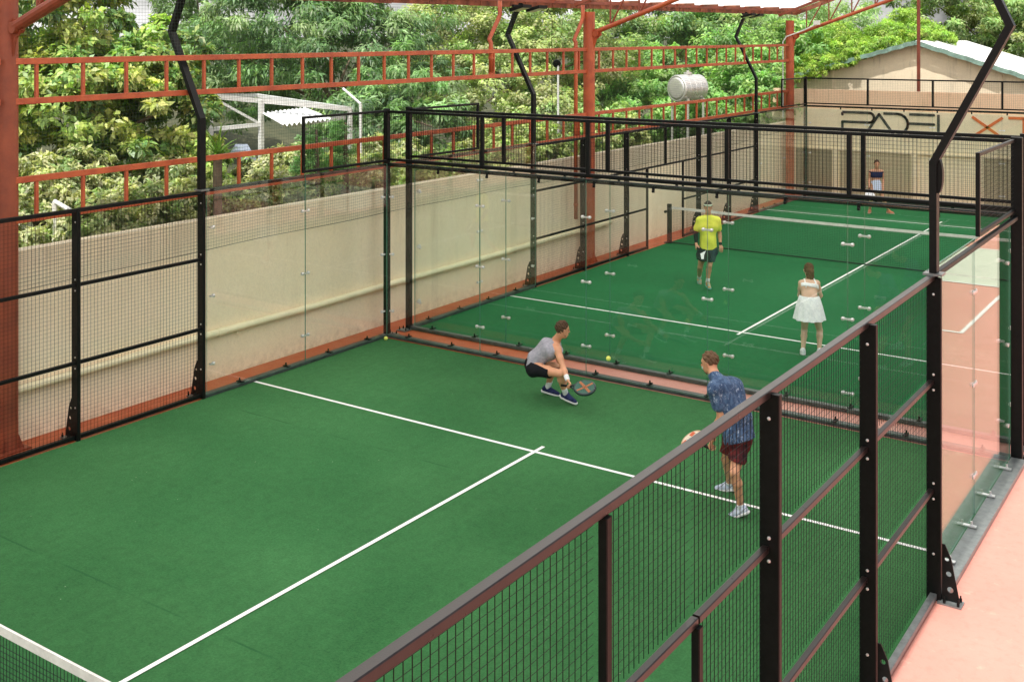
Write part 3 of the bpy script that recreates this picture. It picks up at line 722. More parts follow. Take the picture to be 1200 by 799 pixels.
YG = 25.2
root = empty('gabled_building', 'weathered gabled building with a pale sunlit roof beyond the back wall', 'building', (3, YG, 0))
pk = (2.35, 5.02); le = (-2.6, 3.62); re = (13.5, 2.0)
rs = (pk[1] - 3.78) / (6.2 - pk[0])
rend = (9.5, pk[1] - rs * (9.5 - pk[0]))
w = MB(); w.prism([(le[0], YG, -.3), (rend[0], YG, -.3), (rend[0], YG, rend[1]), (pk[0], YG, pk[1]), (le[0], YG, le[1])], (0, 7, 0)); w.obj('walls', M['wall_gable'], root)
for (xa, zt_) in ((5.05, 3.98), (-.75, 4.0)): MB().box(xa, xa + .08, YG - .05, YG - .001, 3, zt_).obj('pilaster', M['wall_gable'], root)
def slope(name, a, c_, mt, over=.05):
    q = MB(); vs = []; fs = []
    d = Vector((c_[0] - a[0], 0, c_[1] - a[1])); nn = 60
    for i in range(nn + 1):
        y = YG - .35 + 7.8 * i / nn; z = .03 * math.sin(i * 2.1) 
        vs += [(a[0], y, a[1] + .08 + z * .4), (c_[0], y, c_[1] + .08 + z * .4)]
    fs = [(2 * i, 2 * i + 1, 2 * i + 3, 2 * i + 2) for i in range(nn)]
    q.add(vs, fs).obj(name, M[mt], root)
slope('roof', pk, rend, 'roofsheet'); slope('roof', le, pk, 'creeper_board')
q = MB()
for a, c_ in ((pk, rend), (le, pk)):
    n = 26
    for i in range(n):
        fa, fb = i / n, (i + 1) / n
        A = (a[0] + (c_[0] - a[0]) * fa, a[1] + (c_[1] - a[1]) * fa); B = (a[0] + (c_[0] - a[0]) * fb, a[1] + (c_[1] - a[1]) * fb)
        q.beam((A[0], YG - .37, A[1] + .01 + .014 * math.sin(i * 2.4)), (B[0], YG - .37, B[1] + .01 + .014 * math.sin(i * 2.4 + 1)), .03, .15)
q.obj('barge_board', M['greenroof'], root)
tag(MB().beam((3.27, 21.75, 3.47), (3.27, 21.75, 8.2), .09, .09, side=(1, 0, 0)).obj('steel_post', M['red_dark']), 'slim dark red post standing on top of the back wall', 'post')

# ================================================================== GARDEN STRUCTURES
root = empty('water_tank', 'shiny horizontal stainless steel water tank on a stand beyond the wall', 'water tank', P(806, 160, 36.))
tc_ = Vector(P(806, 103.5, 36.)); TS = .86; ax = Vector(RGT * .80 + FWD * .60).normalized()
MB().lathe(tc_, ax, [(a_ * TS, r_ * .98) for a_, r_ in [(-.66, 0), (-.655, .15), (-.645, .30), (-.625, .37), (-.60, .375), (-.60, .385), (-.62, .40), (-.60, .44), (-.57, .452), (-.55, .452)] + [(x_, .452 + e_) for c_ in (-.30, -.02, .26) for x_, e_ in ((c_ - .03, 0), (c_ - .028, 0), (c_ - .015, .010), (c_ + .015, .010), (c_ + .028, 0), (c_ + .03, 0))] + [(.55, .452), (.57, .452), (.60, .44), (.645, .30), (.655, .15), (.66, 0)]], 40).obj('tank_body', M['steel'], root, smooth=True)
MB().lathe(tc_ + Vector((0, 0, .44)), (0, 0, 1), [(0, .14), (.08, .14), (.08, .05), (.14, .05), (.14, 0)], 16).obj('lid', M['steel'], root)
s_ = MB()
for t in (-.35, .35):
    for e in (-.36, .36):
        q = tc_ + ax * t + ax.cross(Vector((0, 0, 1))).normalized() * e
        s_.beam((q.x, q.y, tc_.z - .32), (q.x, q.y, -.3), .06, .06, side=(1, 0, 0))
    a = tc_ + ax * t; cr = ax.cross(Vector((0, 0, 1))).normalized() * .4
    s_.beam(a + cr - Vector((0, 0, .36)), a - cr - Vector((0, 0, .36)), .06, .06)
s_.obj('stand', M['steel'], root)
# white steel frame
root = empty('pergola', 'open white painted steel roof frame standing among the shrubs', 'frame', P(320, 200, 23))
A = Vector(P(246, 113, 20.4)); A2 = Vector(P(246, 152, 20.4)); Bq = Vector(P(306, 146, 21.)); B1 = Vector(P(306, 117, 21.)); C1 = Vector(P(410, 128, 22.4)); C2 = Vector(P(404, 138, 22.4))
fm = MB()
fm.beam(A, C1, .07, .09); fm.beam(A2, Bq, .06, .07); fm.beam(A + Vector((0, 0, .1)), Vector((A2.x, A2.y, -.3)), .09, .09, side=(1, 0, 0))
fm.beam(B1, Vector((Bq.x, Bq.y, -.3)), .08, .08, side=(1, 0, 0)); fm.beam(A, Bq, .045, .045); fm.beam(C1, Vector((C1.x, C1.y, -.3)), .07, .07, side=(1, 0, 0))
fm.beam(Vector(P(330, 148, 21.4)), Vector(P(404, 138, 22.4)), .06, .08)
fm.beam(A, Vector(P(300, 112, 25)), .08, .08); fm.beam(Vector(P(300, 112, 25)), C1, .08, .08)
fm.obj('frame_bars', M['white_metal'], root)
sh = MB(); a, b_, c_, d_ = (Vector(P(*q)) for q in ((307, 133, 21.0), (332, 147, 20.6), (388, 140, 21.9), (356, 127, 22.4)))
nn = 40; vs = []; fs = []
for i in range(nn + 1):
    f_ = i / nn; z = Vector((0, 0, .03 * math.sin(i * 1.6)))
    vs += [a.lerp(d_, f_) + z, b_.lerp(c_, f_) + z]
fs = [(2 * i, 2 * i + 1, 2 * i + 3, 2 * i + 2) for i in range(nn)]
tag(sh.add(vs, fs).obj('roofing_sheet', M['corr']), 'bright white corrugated sheet lying on the white steel frame', 'sheet')
# small blue-grey roof peeping out of the shrubs
q = MB(); a = Vector(P(280, 186, 20)); 
vs = [P(268, 182, 19.5), P(300, 186, 19.5), P(290, 169, 20.8), P(276, 169, 20.8)]
q.prism([Vector(v_) for v_ in vs], (0, 0, -.04)); lo = P(272, 186, 20)
tag(q.obj('small_roof', pbr('blue_grey_sheet', (.26, .30, .38), .5, var=.1)), 'small blue grey hut roof peeping out between the shrubs', 'roof')
def pole(u, vt, d, label, r=.03, mat='white_metal', arm=None, lamp=False, name='garden_pole', vb=None):
    p = P(u, vt, d); root = empty(name, label, 'pole', (p[0], p[1], 0))
    MB().tube([(p[0], p[1], -.3), p], r, 8).obj('pole', M[mat], root)
    if arm: MB().tube([p, P(*arm)], r * .9, 8).obj('arm', M[mat], root)
    if lamp:
        b = MB(); b.lathe(Vector(p) + Vector((-.05, 0, .05)), (.3, -.4, -.25), [(-.10, 0), (-.08, .07), (.03, .12), (.07, .12), (.10, 0)], 14); b.obj('lamp_head', M['black'], root)
pole(422.5, 122, 22, 'thin white pole with a slanted arm behind the left corner of the near court', arm=(402, 104, 22.3))
pole(654, 76, 31, 'slim grey garden pole carrying a dark round lamp, left of the middle column', lamp=True, r=.03)
pole(255, 223, 17.4, 'short white pole just behind the cream wall near the left bent pole', r=.03)
pole(64, 236, 15.6, 'short white pole behind the cream wall near the nearest column', r=.035, arm=(92, 252, 15.3))

# ================================================================== FOLIAGE
def leaves(name, lobes, n, size, pal, aspect=.42, droop=.3, clump=.42, nclump=26, parent=None, seed=1, up=.45, shell=.8, darkin=.62, mat='leaf'):
    """leaf faces in clumps around the surface of lobes (centre, radii). pal: list of (colour, weight)"""
    rg = np.random.default_rng(seed)
    lob = np.array([l for l in lobes], float)           # cx cy cz rx ry rz
    wts = (lob[:, 3] * lob[:, 5]); wts = wts / wts.sum()
    nc = max(8, int(nclump * len(lob)))
    li = rg.choice(len(lob), nc, p=wts)
    dv = rg.normal(size=(nc, 3)); dv[:, 2] = dv[:, 2] * .9 + .15; dv /= np.linalg.norm(dv, axis=1)[:, None]
    rad = shell + (1 - shell) * rg.random(nc) ** .5; deep = rg.random(nc) < .22; rad = np.where(deep, rad * .65, rad)
    cc = lob[li, :3] + dv * lob[li, 3:6] * rad[:, None]
    csize = clump * (0.6 + .8 * rg.random(nc)) * lob[li, 3:6].mean(axis=1) * .55
    ci = rg.integers(0, nc, n)
    off = rg.normal(size=(n, 3)); off /= np.linalg.norm(off, axis=1)[:, None]
    off *= (rg.random(n) ** .45)[:, None]; off[:, 2] *= .62
    pos = cc[ci] + off * csize[ci][:, None]
    ins = pos[:, 1] < 21.3; pos[ins, 0] = np.minimum(pos[ins, 0], -1.0 - .5 * rg.random(ins.sum()))
    nrm = .55 * off + .5 * dv[ci] + np.array([0, 0, up]) + rg.normal(size=(n, 3)) * .42
    nrm /= np.linalg.norm(nrm, axis=1)[:, None]
    dr = off + .6 * dv[ci] + rg.normal(size=(n, 3)) * .6; dr[:, 2] -= droop
    dr -= nrm * (dr * nrm).sum(1)[:, None]; dr /= np.linalg.norm(dr, axis=1)[:, None]
    sd = np.cross(nrm, dr)
    ln = size * (.6 + .8 * rg.random(n)); wd = ln * aspect * (.8 + .4 * rg.random(n))
    v = np.empty((n, 4, 3), np.float32)
    v[:, 0] = pos; v[:, 2] = pos + dr * ln[:, None] - nrm * (ln * .12)[:, None]
    mid = pos + dr * (ln * .45)[:, None] + nrm * (ln * .09)[:, None]
    v[:, 1] = mid + sd * (wd / 2)[:, None]; v[:, 3] = mid - sd * (wd / 2)[:, None]
    pc = np.minimum(.86, np.array([p[0] for p in pal]) * 2.7 + .10); pw = np.array([p[1] for p in pal], float); pw /= pw.sum()
    cb = rg.choice(len(pal), nc, p=pw); lb = rg.choice(len(pal), n, p=pw)
    col = .55 * pc[cb[ci]] + .45 * pc[lb]
    col = col * (.72 + .5 * rg.random(n))[:, None] * (.75 + .45 * rg.random(nc))[ci][:, None]
    inner = np.clip((off[:, 2] / .62 + .8) / 1.2, darkin, 1.0); col *= inner[:, None]  # lower leaves of each clump darkened: shade painted into the tint
    col[deep[ci]] *= .8  # clumps set deep in the crown get painted-in shade too
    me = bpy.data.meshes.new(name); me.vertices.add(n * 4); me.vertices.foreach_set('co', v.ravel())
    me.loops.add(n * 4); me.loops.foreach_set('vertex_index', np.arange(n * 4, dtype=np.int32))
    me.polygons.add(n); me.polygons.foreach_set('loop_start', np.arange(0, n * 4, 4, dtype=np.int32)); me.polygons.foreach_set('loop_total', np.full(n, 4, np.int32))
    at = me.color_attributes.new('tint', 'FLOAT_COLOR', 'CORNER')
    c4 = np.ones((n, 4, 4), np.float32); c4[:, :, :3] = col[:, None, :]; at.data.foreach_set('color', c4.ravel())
    me.materials.append(M[mat]); me.update(calc_edges=True)
    o = bpy.data.objects.new(name, me); COL.objects.link(o)
    if parent: put(o, parent)
    return o
def tree(label, lob, n, size, pal, kind='tree', name='broadleaf_tree', trunk=True, group=None, **kw):
    """lob: list of (u, v, distance, radius_px[, vertical factor])"""
    L_ = []
    for q in lob:
        u, v, d, r = q[:4]; k = q[4] if len(q) > 4 else .8; R = r * d / FPX; c = P(u, v, d); L_.append((*c, R, R, R * k))
    base = np.array(L_)[:, :3]; bx, by = base[:, 0].mean(), base[:, 1].mean()
    root = empty(name, label, kind, (bx, by, -.2), group)
    leaves('crown', L_, n, size, pal, parent=root, **kw)
    if trunk:
        t = MB(); zt = base[:, 2].mean(); 
        t.tube([(bx, by, -.4), (bx + .08, by, zt * .35), (bx - .05, by + .06, zt * .75)], .16, 10, r2=.09)
        for l in L_:
            t.tube([(bx - .05, by + .06, zt * .72), ((bx + l[0]) / 2, (by + l[1]) / 2, (zt * .75 + l[2]) / 2 + .1), (l[0], l[1], l[2])], .07, 7, r2=.02)
        t.obj('trunk', M['bark'], root, smooth=True)
    return root
LG = [((.29, .37, .065), 4), ((.19, .30, .045), 3), ((.08, .18, .03), 3), ((.04, .11, .025), 2)]
DG = [((.13, .25, .07), 3), ((.22, .34, .13), 2), ((.06, .14, .04), 3), ((.03, .08, .03), 2)]
YG_ = [((.42, .50, .13), 3), ((.30, .42, .08), 3), ((.18, .30, .06), 2), ((.10, .18, .04), 1)]
VG = [((.38, .39, .17), 4), ((.28, .34, .11), 3), ((.38, .32, .17), 1), ((.13, .21, .06), 3), ((.09, .16, .05), 1)]
HG = [((.20, .40, .08), 3), ((.13, .30, .06), 3), ((.07, .18, .04), 2)]
BG = [((.18, .33, .02), 4), ((.12, .25, .02), 3), ((.24, .36, .04), 2)]
tree('tall big leaved yellow green tree between the nearest column and the left bent pole',
     [(60, 20, 18.5, 85), (150, 95, 18.2, 62), (90, 120, 17.8, 80), (190, 130, 18.2, 60), (40, 190, 17.8, 60), (130, 195, 17.8, 60), (200, 60, 19.2, 48), (30, 90, 18, 70), (215, 190, 18.4, 50), (85, -50, 19, 60)],
     46000, .135, LG, seed=3, nclump=44, aspect=.48, name='broadleaf_tree')
tree('dark leafy tree with drooping narrow leaves left of the thin white pole',
     [(330, 30, 30, 90), (410, 70, 29.5, 85), (460, 10, 31, 70), (380, -20, 31, 80), (480, 100, 28, 60), (430, 140, 27, 60), (510, 150, 26, 50), (265, 60, 32, 62), (300, 100, 31, 55)],
     62000, .19, DG, seed=4, nclump=48, aspect=.24, droop=.9, name='mango_tree')
tree('feathery olive tree behind the left bent pole', [(250, 20, 36, 60, 1.2), (270, 90, 36, 50, 1.2), (230, -10, 36, 50), (215, 110, 35, 50)], 16000, .16,
     [((.14, .22, .10), 3), ((.20, .29, .13), 2), ((.07, .13, .06), 2)], seed=5, nclump=40, name='feathery_tree')
tree('pale yellow green tree in full sun left of the middle column',
     [(540, 40, 38, 75), (600, 70, 37, 75), (650, 20, 39, 75), (570, 120, 35, 70), (640, 130, 34, 60), (520, 90, 38, 60), (600, 0, 40, 80), (690, 70, 38, 60)],
     70000, .13, [((.32, .40, .13), 4), ((.23, .34, .09), 3), ((.15, .26, .07), 2), ((.10, .18, .05), 1)], seed=6, nclump=60, name='pale_tree', darkin=.62, aspect=.5)
tree('mid green bushy tree right of the middle column', [(720, 50, 46, 60), (770, 20, 47, 62), (830, 30, 48, 62), (700, 105, 42, 50), (740, 95, 42, 55), (875, 40, 48, 60), (800, 60, 46, 50)], 52000, .17,
     [((.24, .38, .09), 3), ((.14, .27, .07), 3), ((.07, .16, .05), 3)], seed=7, nclump=40, name='bushy_tree')
hill = tree('dense green creeper covering the slope behind the water tank',
     [(710, 150, 33, 40), (760, 130, 38, 42), (840, 115, 40, 45), (880, 90, 40, 45), (900, 120, 38, 40), (800, 145, 38, 40), (860, 70, 43, 50), (740, 100, 40, 40), (930, 60, 42, 45), (780, 85, 42, 40), (830, 145, 37, 40), (890, 145, 36, 30)],
     38000, .17, HG, trunk=False, kind='creeper', name='creeper_bank', seed=8, nclump=50)
tree('fresh green creeper spilling over the left slope of the gabled roof',
     [(935, 88, 39.7, 15, .6), (955, 81, 39.7, 16, .6), (976, 74, 39.7, 16, .6), (997, 66, 39.7, 16, .6), (1018, 59, 39.7, 16, .6), (1040, 51, 39.7, 15, .6), (1060, 44, 39.7, 14, .6), (1085, 42, 39.9, 13, .5), (960, 76, 41, 26, .6), (1000, 62, 41, 28, .7), (1040, 48, 41.5, 30, .7), (1080, 42, 41.5, 28, .6), (1020, 68, 40.5, 24, .6), (980, 50, 42, 30, .8), (1105, 45, 41, 18, .6), (1060, 30, 42, 24)],
     60000, .10, BG, trunk=False, kind='creeper', name='roof_creeper', seed=9, nclump=60, aspect=.3)
tree('bamboo like feathery tree behind the farthest column', [(940, 30, 45, 55), (990, 35, 46, 45), (920, 75, 44, 45), (955, 70, 43, 40)], 24000, .18,
     [((.20, .33, .10), 3), ((.12, .24, .07), 3), ((.30, .40, .16), 1)], seed=10, nclump=50, aspect=.22, name='feathery_tree')
tree('tree with bright olive leaves above the pale roof at the far right',
     [(1120, 20, 47, 50), (1170, 30, 48, 50), (1200, 60, 46, 40), (1090, 0, 49, 45), (1215, 10, 47, 50), (1150, -20, 50, 50)], 40000, .17,
     [((.26, .36, .10), 3), ((.15, .26, .07), 3), ((.38, .34, .14), 1), ((.08, .14, .05), 2)], seed=12, nclump=40, name='broadleaf_tree')
# variegated shrubs behind the wall
sp = [(50, 215, 16.3, 42), (95, 200, 16.8, 36), (40, 270, 15.8, 40), (110, 255, 16.0, 42), (160, 240, 16.6, 38), (195, 205, 17.8, 36), (225, 235, 17.2, 34),
      (275, 240, 17.6, 34), (222, 178, 19.5, 28), (320, 225, 18.4, 34), (365, 225, 19., 30), (400, 205, 20.5, 34), (440, 205, 20.6, 30), (355, 186, 21, 22), (330, 190, 20.2, 24),
      (300, 205, 19.5, 26), (440, 180, 22.5, 26), (500, 205, 22, 32), (545, 190, 23.5, 30), (590, 180, 25, 28), (640, 168, 27, 28), (700, 165, 29, 24), (560, 165, 26, 30), (480, 185, 24, 26), (620, 150, 29, 30), (735, 150, 32, 22)]
names = ['under the nearest tree', 'right of the nearest column', 'low beside the nearest column', 'low behind the short slanted pole', 'behind the first fence post', 'left of the left bent pole', 'directly behind the left bent pole',
         'just right of the left bent pole', 'below the left end of the steel frame', 'above the wall by the small roof', 'above the wall left of the corner post', 'behind the near corner post', 'right of the thin white pole', 'under the white sheet',
         'in front of the small roof', 'beside the small roof', 'behind the two conifers', 'right of the corner post', 'below the lower girder left of the pipe', 'over the wall by the far light pole', 'left of the red rain pipe', 'right of the middle column',
         'higher up right of the corner post', 'between the corner posts', 'under the garden lamp pole', 'at the foot of the creeper slope']
for i, (q, nm) in enumerate(zip(sp, names)):
    pal = VG if i not in (17, 18, 19, 20, 21, 22, 24, 25) else [((.36, .42, .12), 3), ((.22, .34, .08), 3), ((.10, .2, .05), 2)]
    tree('cream and green variegated shrub ' + nm if pal is VG else 'yellow green shrub ' + nm, [q, (q[0] + q[3] * .5, q[1] + q[3] * .45, q[2] - .1, q[3] * .7), (q[0] - q[3] * .5, q[1] + q[3] * .5, q[2], q[3] * .7)],
         4600 if i < 17 else 3600, .085 if i < 17 else .10, pal, kind='shrub', name='garden_shrub', group='shrubs behind the cream wall', seed=30 + i, nclump=34, trunk=True, aspect=.5)
for (u, v, d, lab) in ((371, 182, 19.0, 'left of the two small conifers behind the fence corner'), (405, 174, 19.6, 'right of the two small conifers behind the fence corner')):
    lob = [(u, v - 30 + k * 13, d, 6 + k * 3.2, 1.1) for k in range(5)]
    tree(lab, lob, 5200, .07, [((.10, .24, .06), 3), ((.07, .18, .045), 2), ((.15, .29, .08), 1)], kind='conifer', name='small_conifer', group='pair of small conifers', seed=70 + int(u), aspect=.2, nclump=16)
# palm-like fern with strap leaves
root = empty('fountain_palm', 'bright lime green young palm right of the left bent pole', 'palm', P(255, 215, 17.0))
pm = MB(); c0 = Vector(P(255, 184, 17.0))
for k in range(46):
    a = random.uniform(0, 2 * math.pi); el = random.uniform(.35, 1.45); ln = random.uniform(.45, .75); w_ = .028
    h = Vector((math.cos(a), math.sin(a), 0)); prev = c0.copy(); pts = []
    for j in range(6):
        e = el - j * .16; pts.append(prev.copy()); prev = prev + (h * math.cos(e) + Vector((0, 0, math.sin(e)))) * ln / 6
    sdv = h.cross(Vector((0, 0, 1))); vs = []
    for j, p_ in enumerate(pts): ww = w_ * (1 - j / 5.5); vs += [p_ + sdv * ww, p_ - sdv * ww]
    pm.add(vs, [(2 * j, 2 * j + 1, 2 * j + 3, 2 * j + 2) for j in range(5)])
pm.obj('fronds', pbr('lime_frond', (.22, .42, .05), .5, var=.3, vscale=6), root)
MB().tube([(c0.x, c0.y, -.3), tuple(c0)], .07, 8).obj('stem', M['bark'], root)

# ================================================================== PEOPLE (implicit surfaces turned into meshes)
def sdf_mesh(name, prims, mat, parent=None, vox=.007, cuts=(), mats=None, smooth=True):
    fold = {'shirt': (.0065, 38), 'tank_top': (.0065, 42), 'shorts': (.006, 44), 'bodice': (.002, 40), 'hair': (.0055, 190), 'beard': (.003, 200)}.get(name)
    """prims: ('cap', a, b, ra, rb, k) tapered capsule / ('ell', c, (rx,ry,rz), R(3x3 rows axes), k). cuts: (point, normal) keeps the side the normal points away from"""
    lo = np.full(3, 1e9); hi = np.full(3, -1e9)
    for p in prims:
        if p[0] == 'cap':
            for q, r in ((p[1], p[3]), (p[2], p[4])): q = np.array(q); lo = np.minimum(lo, q - r); hi = np.maximum(hi, q + r)
        else: r = max(p[2]); q = np.array(p[1]); lo = np.minimum(lo, q - r); hi = np.maximum(hi, q + r)
    lo -= vox * 4; hi += vox * 4; n = np.ceil((hi - lo) / vox).astype(int) + 1
    F = np.full(n, 1.0, np.float32)
    ax = [lo[i] + np.arange(n[i]) * vox for i in range(3)]
    for p in prims:
        k = p[5] if p[0] == 'cap' else p[4]
        if p[0] == 'cap':
            a, b_ = np.array(p[1], float), np.array(p[2], float); ra, rb = p[3], p[4]; l0 = np.minimum(a - ra, b_ - rb); h0 = np.maximum(a + ra, b_ + rb)
        else:
            c = np.array(p[1], float); R_ = max(p[2]); l0 = c - R_; h0 = c + R_
        pad = k * 1.2 + vox * 3
        i0 = np.maximum(0, np.floor((l0 - pad - lo) / vox).astype(int)); i1 = np.minimum(n, np.ceil((h0 + pad - lo) / vox).astype(int) + 1)
        if (i1 <= i0).any(): continue
        X = ax[0][i0[0]:i1[0], None, None]; Y = ax[1][None, i0[1]:i1[1], None]; Z = ax[2][None, None, i0[2]:i1[2]]
        if p[0] == 'cap':
            d = b_ - a; L2 = max(1e-9, d @ d)
            t = np.clip(((X - a[0]) * d[0] + (Y - a[1]) * d[1] + (Z - a[2]) * d[2]) / L2, 0, 1)
            D = np.sqrt((X - a[0] - t * d[0]) ** 2 + (Y - a[1] - t * d[1]) ** 2 + (Z - a[2] - t * d[2]) ** 2) - (ra + (rb - ra) * t)
        else:
            A_ = p[3]; q = [(X - c[0]) * A_[i][0] + (Y - c[1]) * A_[i][1] + (Z - c[2]) * A_[i][2] for i in range(3)]; r = p[2]
            k0 = np.sqrt((q[0] / r[0]) ** 2 + (q[1] / r[1]) ** 2 + (q[2] / r[2]) ** 2)
            k1 = np.sqrt((q[0] / r[0] ** 2) ** 2 + (q[1] / r[1] ** 2) ** 2 + (q[2] / r[2] ** 2) ** 2) + 1e-6
            D = k0 * (k0 - 1) / k1
        S = F[i0[0]:i1[0], i0[1]:i1[1], i0[2]:i1[2]]
        if k > 0:
            h = np.maximum(k - np.abs(S - D), 0) / k; S[...] = np.minimum(S, D) - h * h * k * .25
        else: S[...] = np.minimum(S, D)
    if fold:
        rg = np.random.default_rng(len(prims) * 7 + 3); X = ax[0][:, None, None]; Y = ax[1][None, :, None]; Z = ax[2][None, None, :]; D = 0
        for _ in range(6):
            kv = rg.normal(size=3); kv[2] *= .6 if fold[1] < 100 else 1.6; kv *= fold[1] * rg.uniform(.5, 1.3) / np.linalg.norm(kv); D = D + np.sin(X * kv[0] + Y * kv[1] + Z * kv[2] + rg.uniform(0, 6))
        F += (D * fold[0] / 2.2).astype(np.float32)
    if len(cuts):
        X = ax[0][:, None, None]; Y = ax[1][None, :, None]; Z = ax[2][None, None, :]
        for (pt, nr) in cuts:
            nr = np.array(nr, float); nr /= np.linalg.norm(nr); pt = np.array(pt, float)
            pl = (X - pt[0]) * nr[0] + (Y - pt[1]) * nr[1] + (Z - pt[2]) * nr[2]; F = np.maximum(F, pl.astype(np.float32))
    # surface nets
    S = F < 0
    C = np.zeros(np.array(F.shape) - 1, np.int8); nx, ny, nz = C.shape
    for i in (0, 1):
        for j in (0, 1):
            for k in (0, 1): C += S[i:i + nx, j:j + ny, k:k + nz]
    act = np.argwhere((C > 0) & (C < 8)); idx = -np.ones(C.shape, np.int64); idx[tuple(act.T)] = np.arange(len(act))
    acc = np.zeros((len(act), 3)); cnt = np.zeros(len(act))
    cor = [(i, j, k) for i in (0, 1) for j in (0, 1) for k in (0, 1)]
    for a in cor:
        for b2 in cor:
            if sum(abs(p_ - q_) for p_, q_ in zip(a, b2)) == 1 and a < b2:
                fa = F[tuple((act + a).T)]; fb = F[tuple((act + b2).T)]; m_ = (fa < 0) != (fb < 0)
                t = np.where(m_, fa / np.where(m_, fa - fb, 1), 0)
                pt = np.array(a) + (np.array(b2) - np.array(a)) * t[:, None]; acc[m_] += pt[m_]; cnt[m_] += 1
    V = lo + (act + acc / cnt[:, None]) * vox
    Q = []
    for axn in range(3):
        sl0 = [slice(None)] * 3; sl1 = [slice(None)] * 3; sl0[axn] = slice(0, -1); sl1[axn] = slice(1, None)
        ch = S[tuple(sl0)] != S[tuple(sl1)]; e = np.argwhere(ch); o1, o2 = (axn + 1) % 3, (axn + 2) % 3
        ok = (e[:, o1] > 0) & (e[:, o2] > 0) & (e[:, o1] < F.shape[o1] - 1) & (e[:, o2] < F.shape[o2] - 1); e = e[ok]
        def g(d1, d2):
            q = e.copy(); q[:, o1] -= d1; q[:, o2] -= d2; return idx[tuple(q.T)]
        quad = np.stack([g(1, 1), g(0, 1), g(0, 0), g(1, 0)], 1)
        ins = S[tuple(e.T)]; quad[~ins] = quad[~ins][:, ::-1]; Q.append(quad)
    Q = np.concatenate(Q); Q = Q[(Q >= 0).all(1)]
    me = bpy.data.meshes.new(name); me.vertices.add(len(V)); me.vertices.foreach_set('co', V.astype(np.float32).ravel())
    me.loops.add(len(Q) * 4); me.loops.foreach_set('vertex_index', Q.astype(np.int32).ravel())
    me.polygons.add(len(Q)); me.polygons.foreach_set('loop_start', np.arange(0, len(Q) * 4, 4, dtype=np.int32)); me.polygons.foreach_set('loop_total', np.full(len(Q), 4, np.int32))
    if smooth: me.polygons.foreach_set('use_smooth', np.ones(len(Q), bool))
    me.materials.append(mat); me.update(calc_edges=True)
    o = bpy.data.objects.new(name, me); COL.objects.link(o)
    if parent: put(o, parent)
    return o
def nv(a): a = np.array(a, float); return a / np.linalg.norm(a)
def lerp(a, b, t): return np.array(a) * (1 - t) + np.array(b) * t

def mat_skin(name, c):
    m = pbr(name, c, .5, var=.08, vscale=9, bump=.08, bscale=90, spec=.4)
    b = next(n for n in m.node_tree.nodes if n.type == 'BSDF_PRINCIPLED'); b.inputs['Subsurface Weight'].default_value = .12; b.inputs['Subsurface Radius'].default_value = (.02, .008, .004)
    return m
SK1 = mat_skin('tanned_skin', (.62, .31, .18)); SK2 = mat_skin('light_skin', (.72, .46, .33)); SK3 = mat_skin('warm_skin', (.54, .28, .165))
def cloth(name, c, c2=None, vs=20, rough=.9, bump=.5, bs=9): return pbr(name, c, rough, var=.12 if not c2 else 0, col2=c2, vscale=vs, bump=bump, bscale=bs, spec=.15)

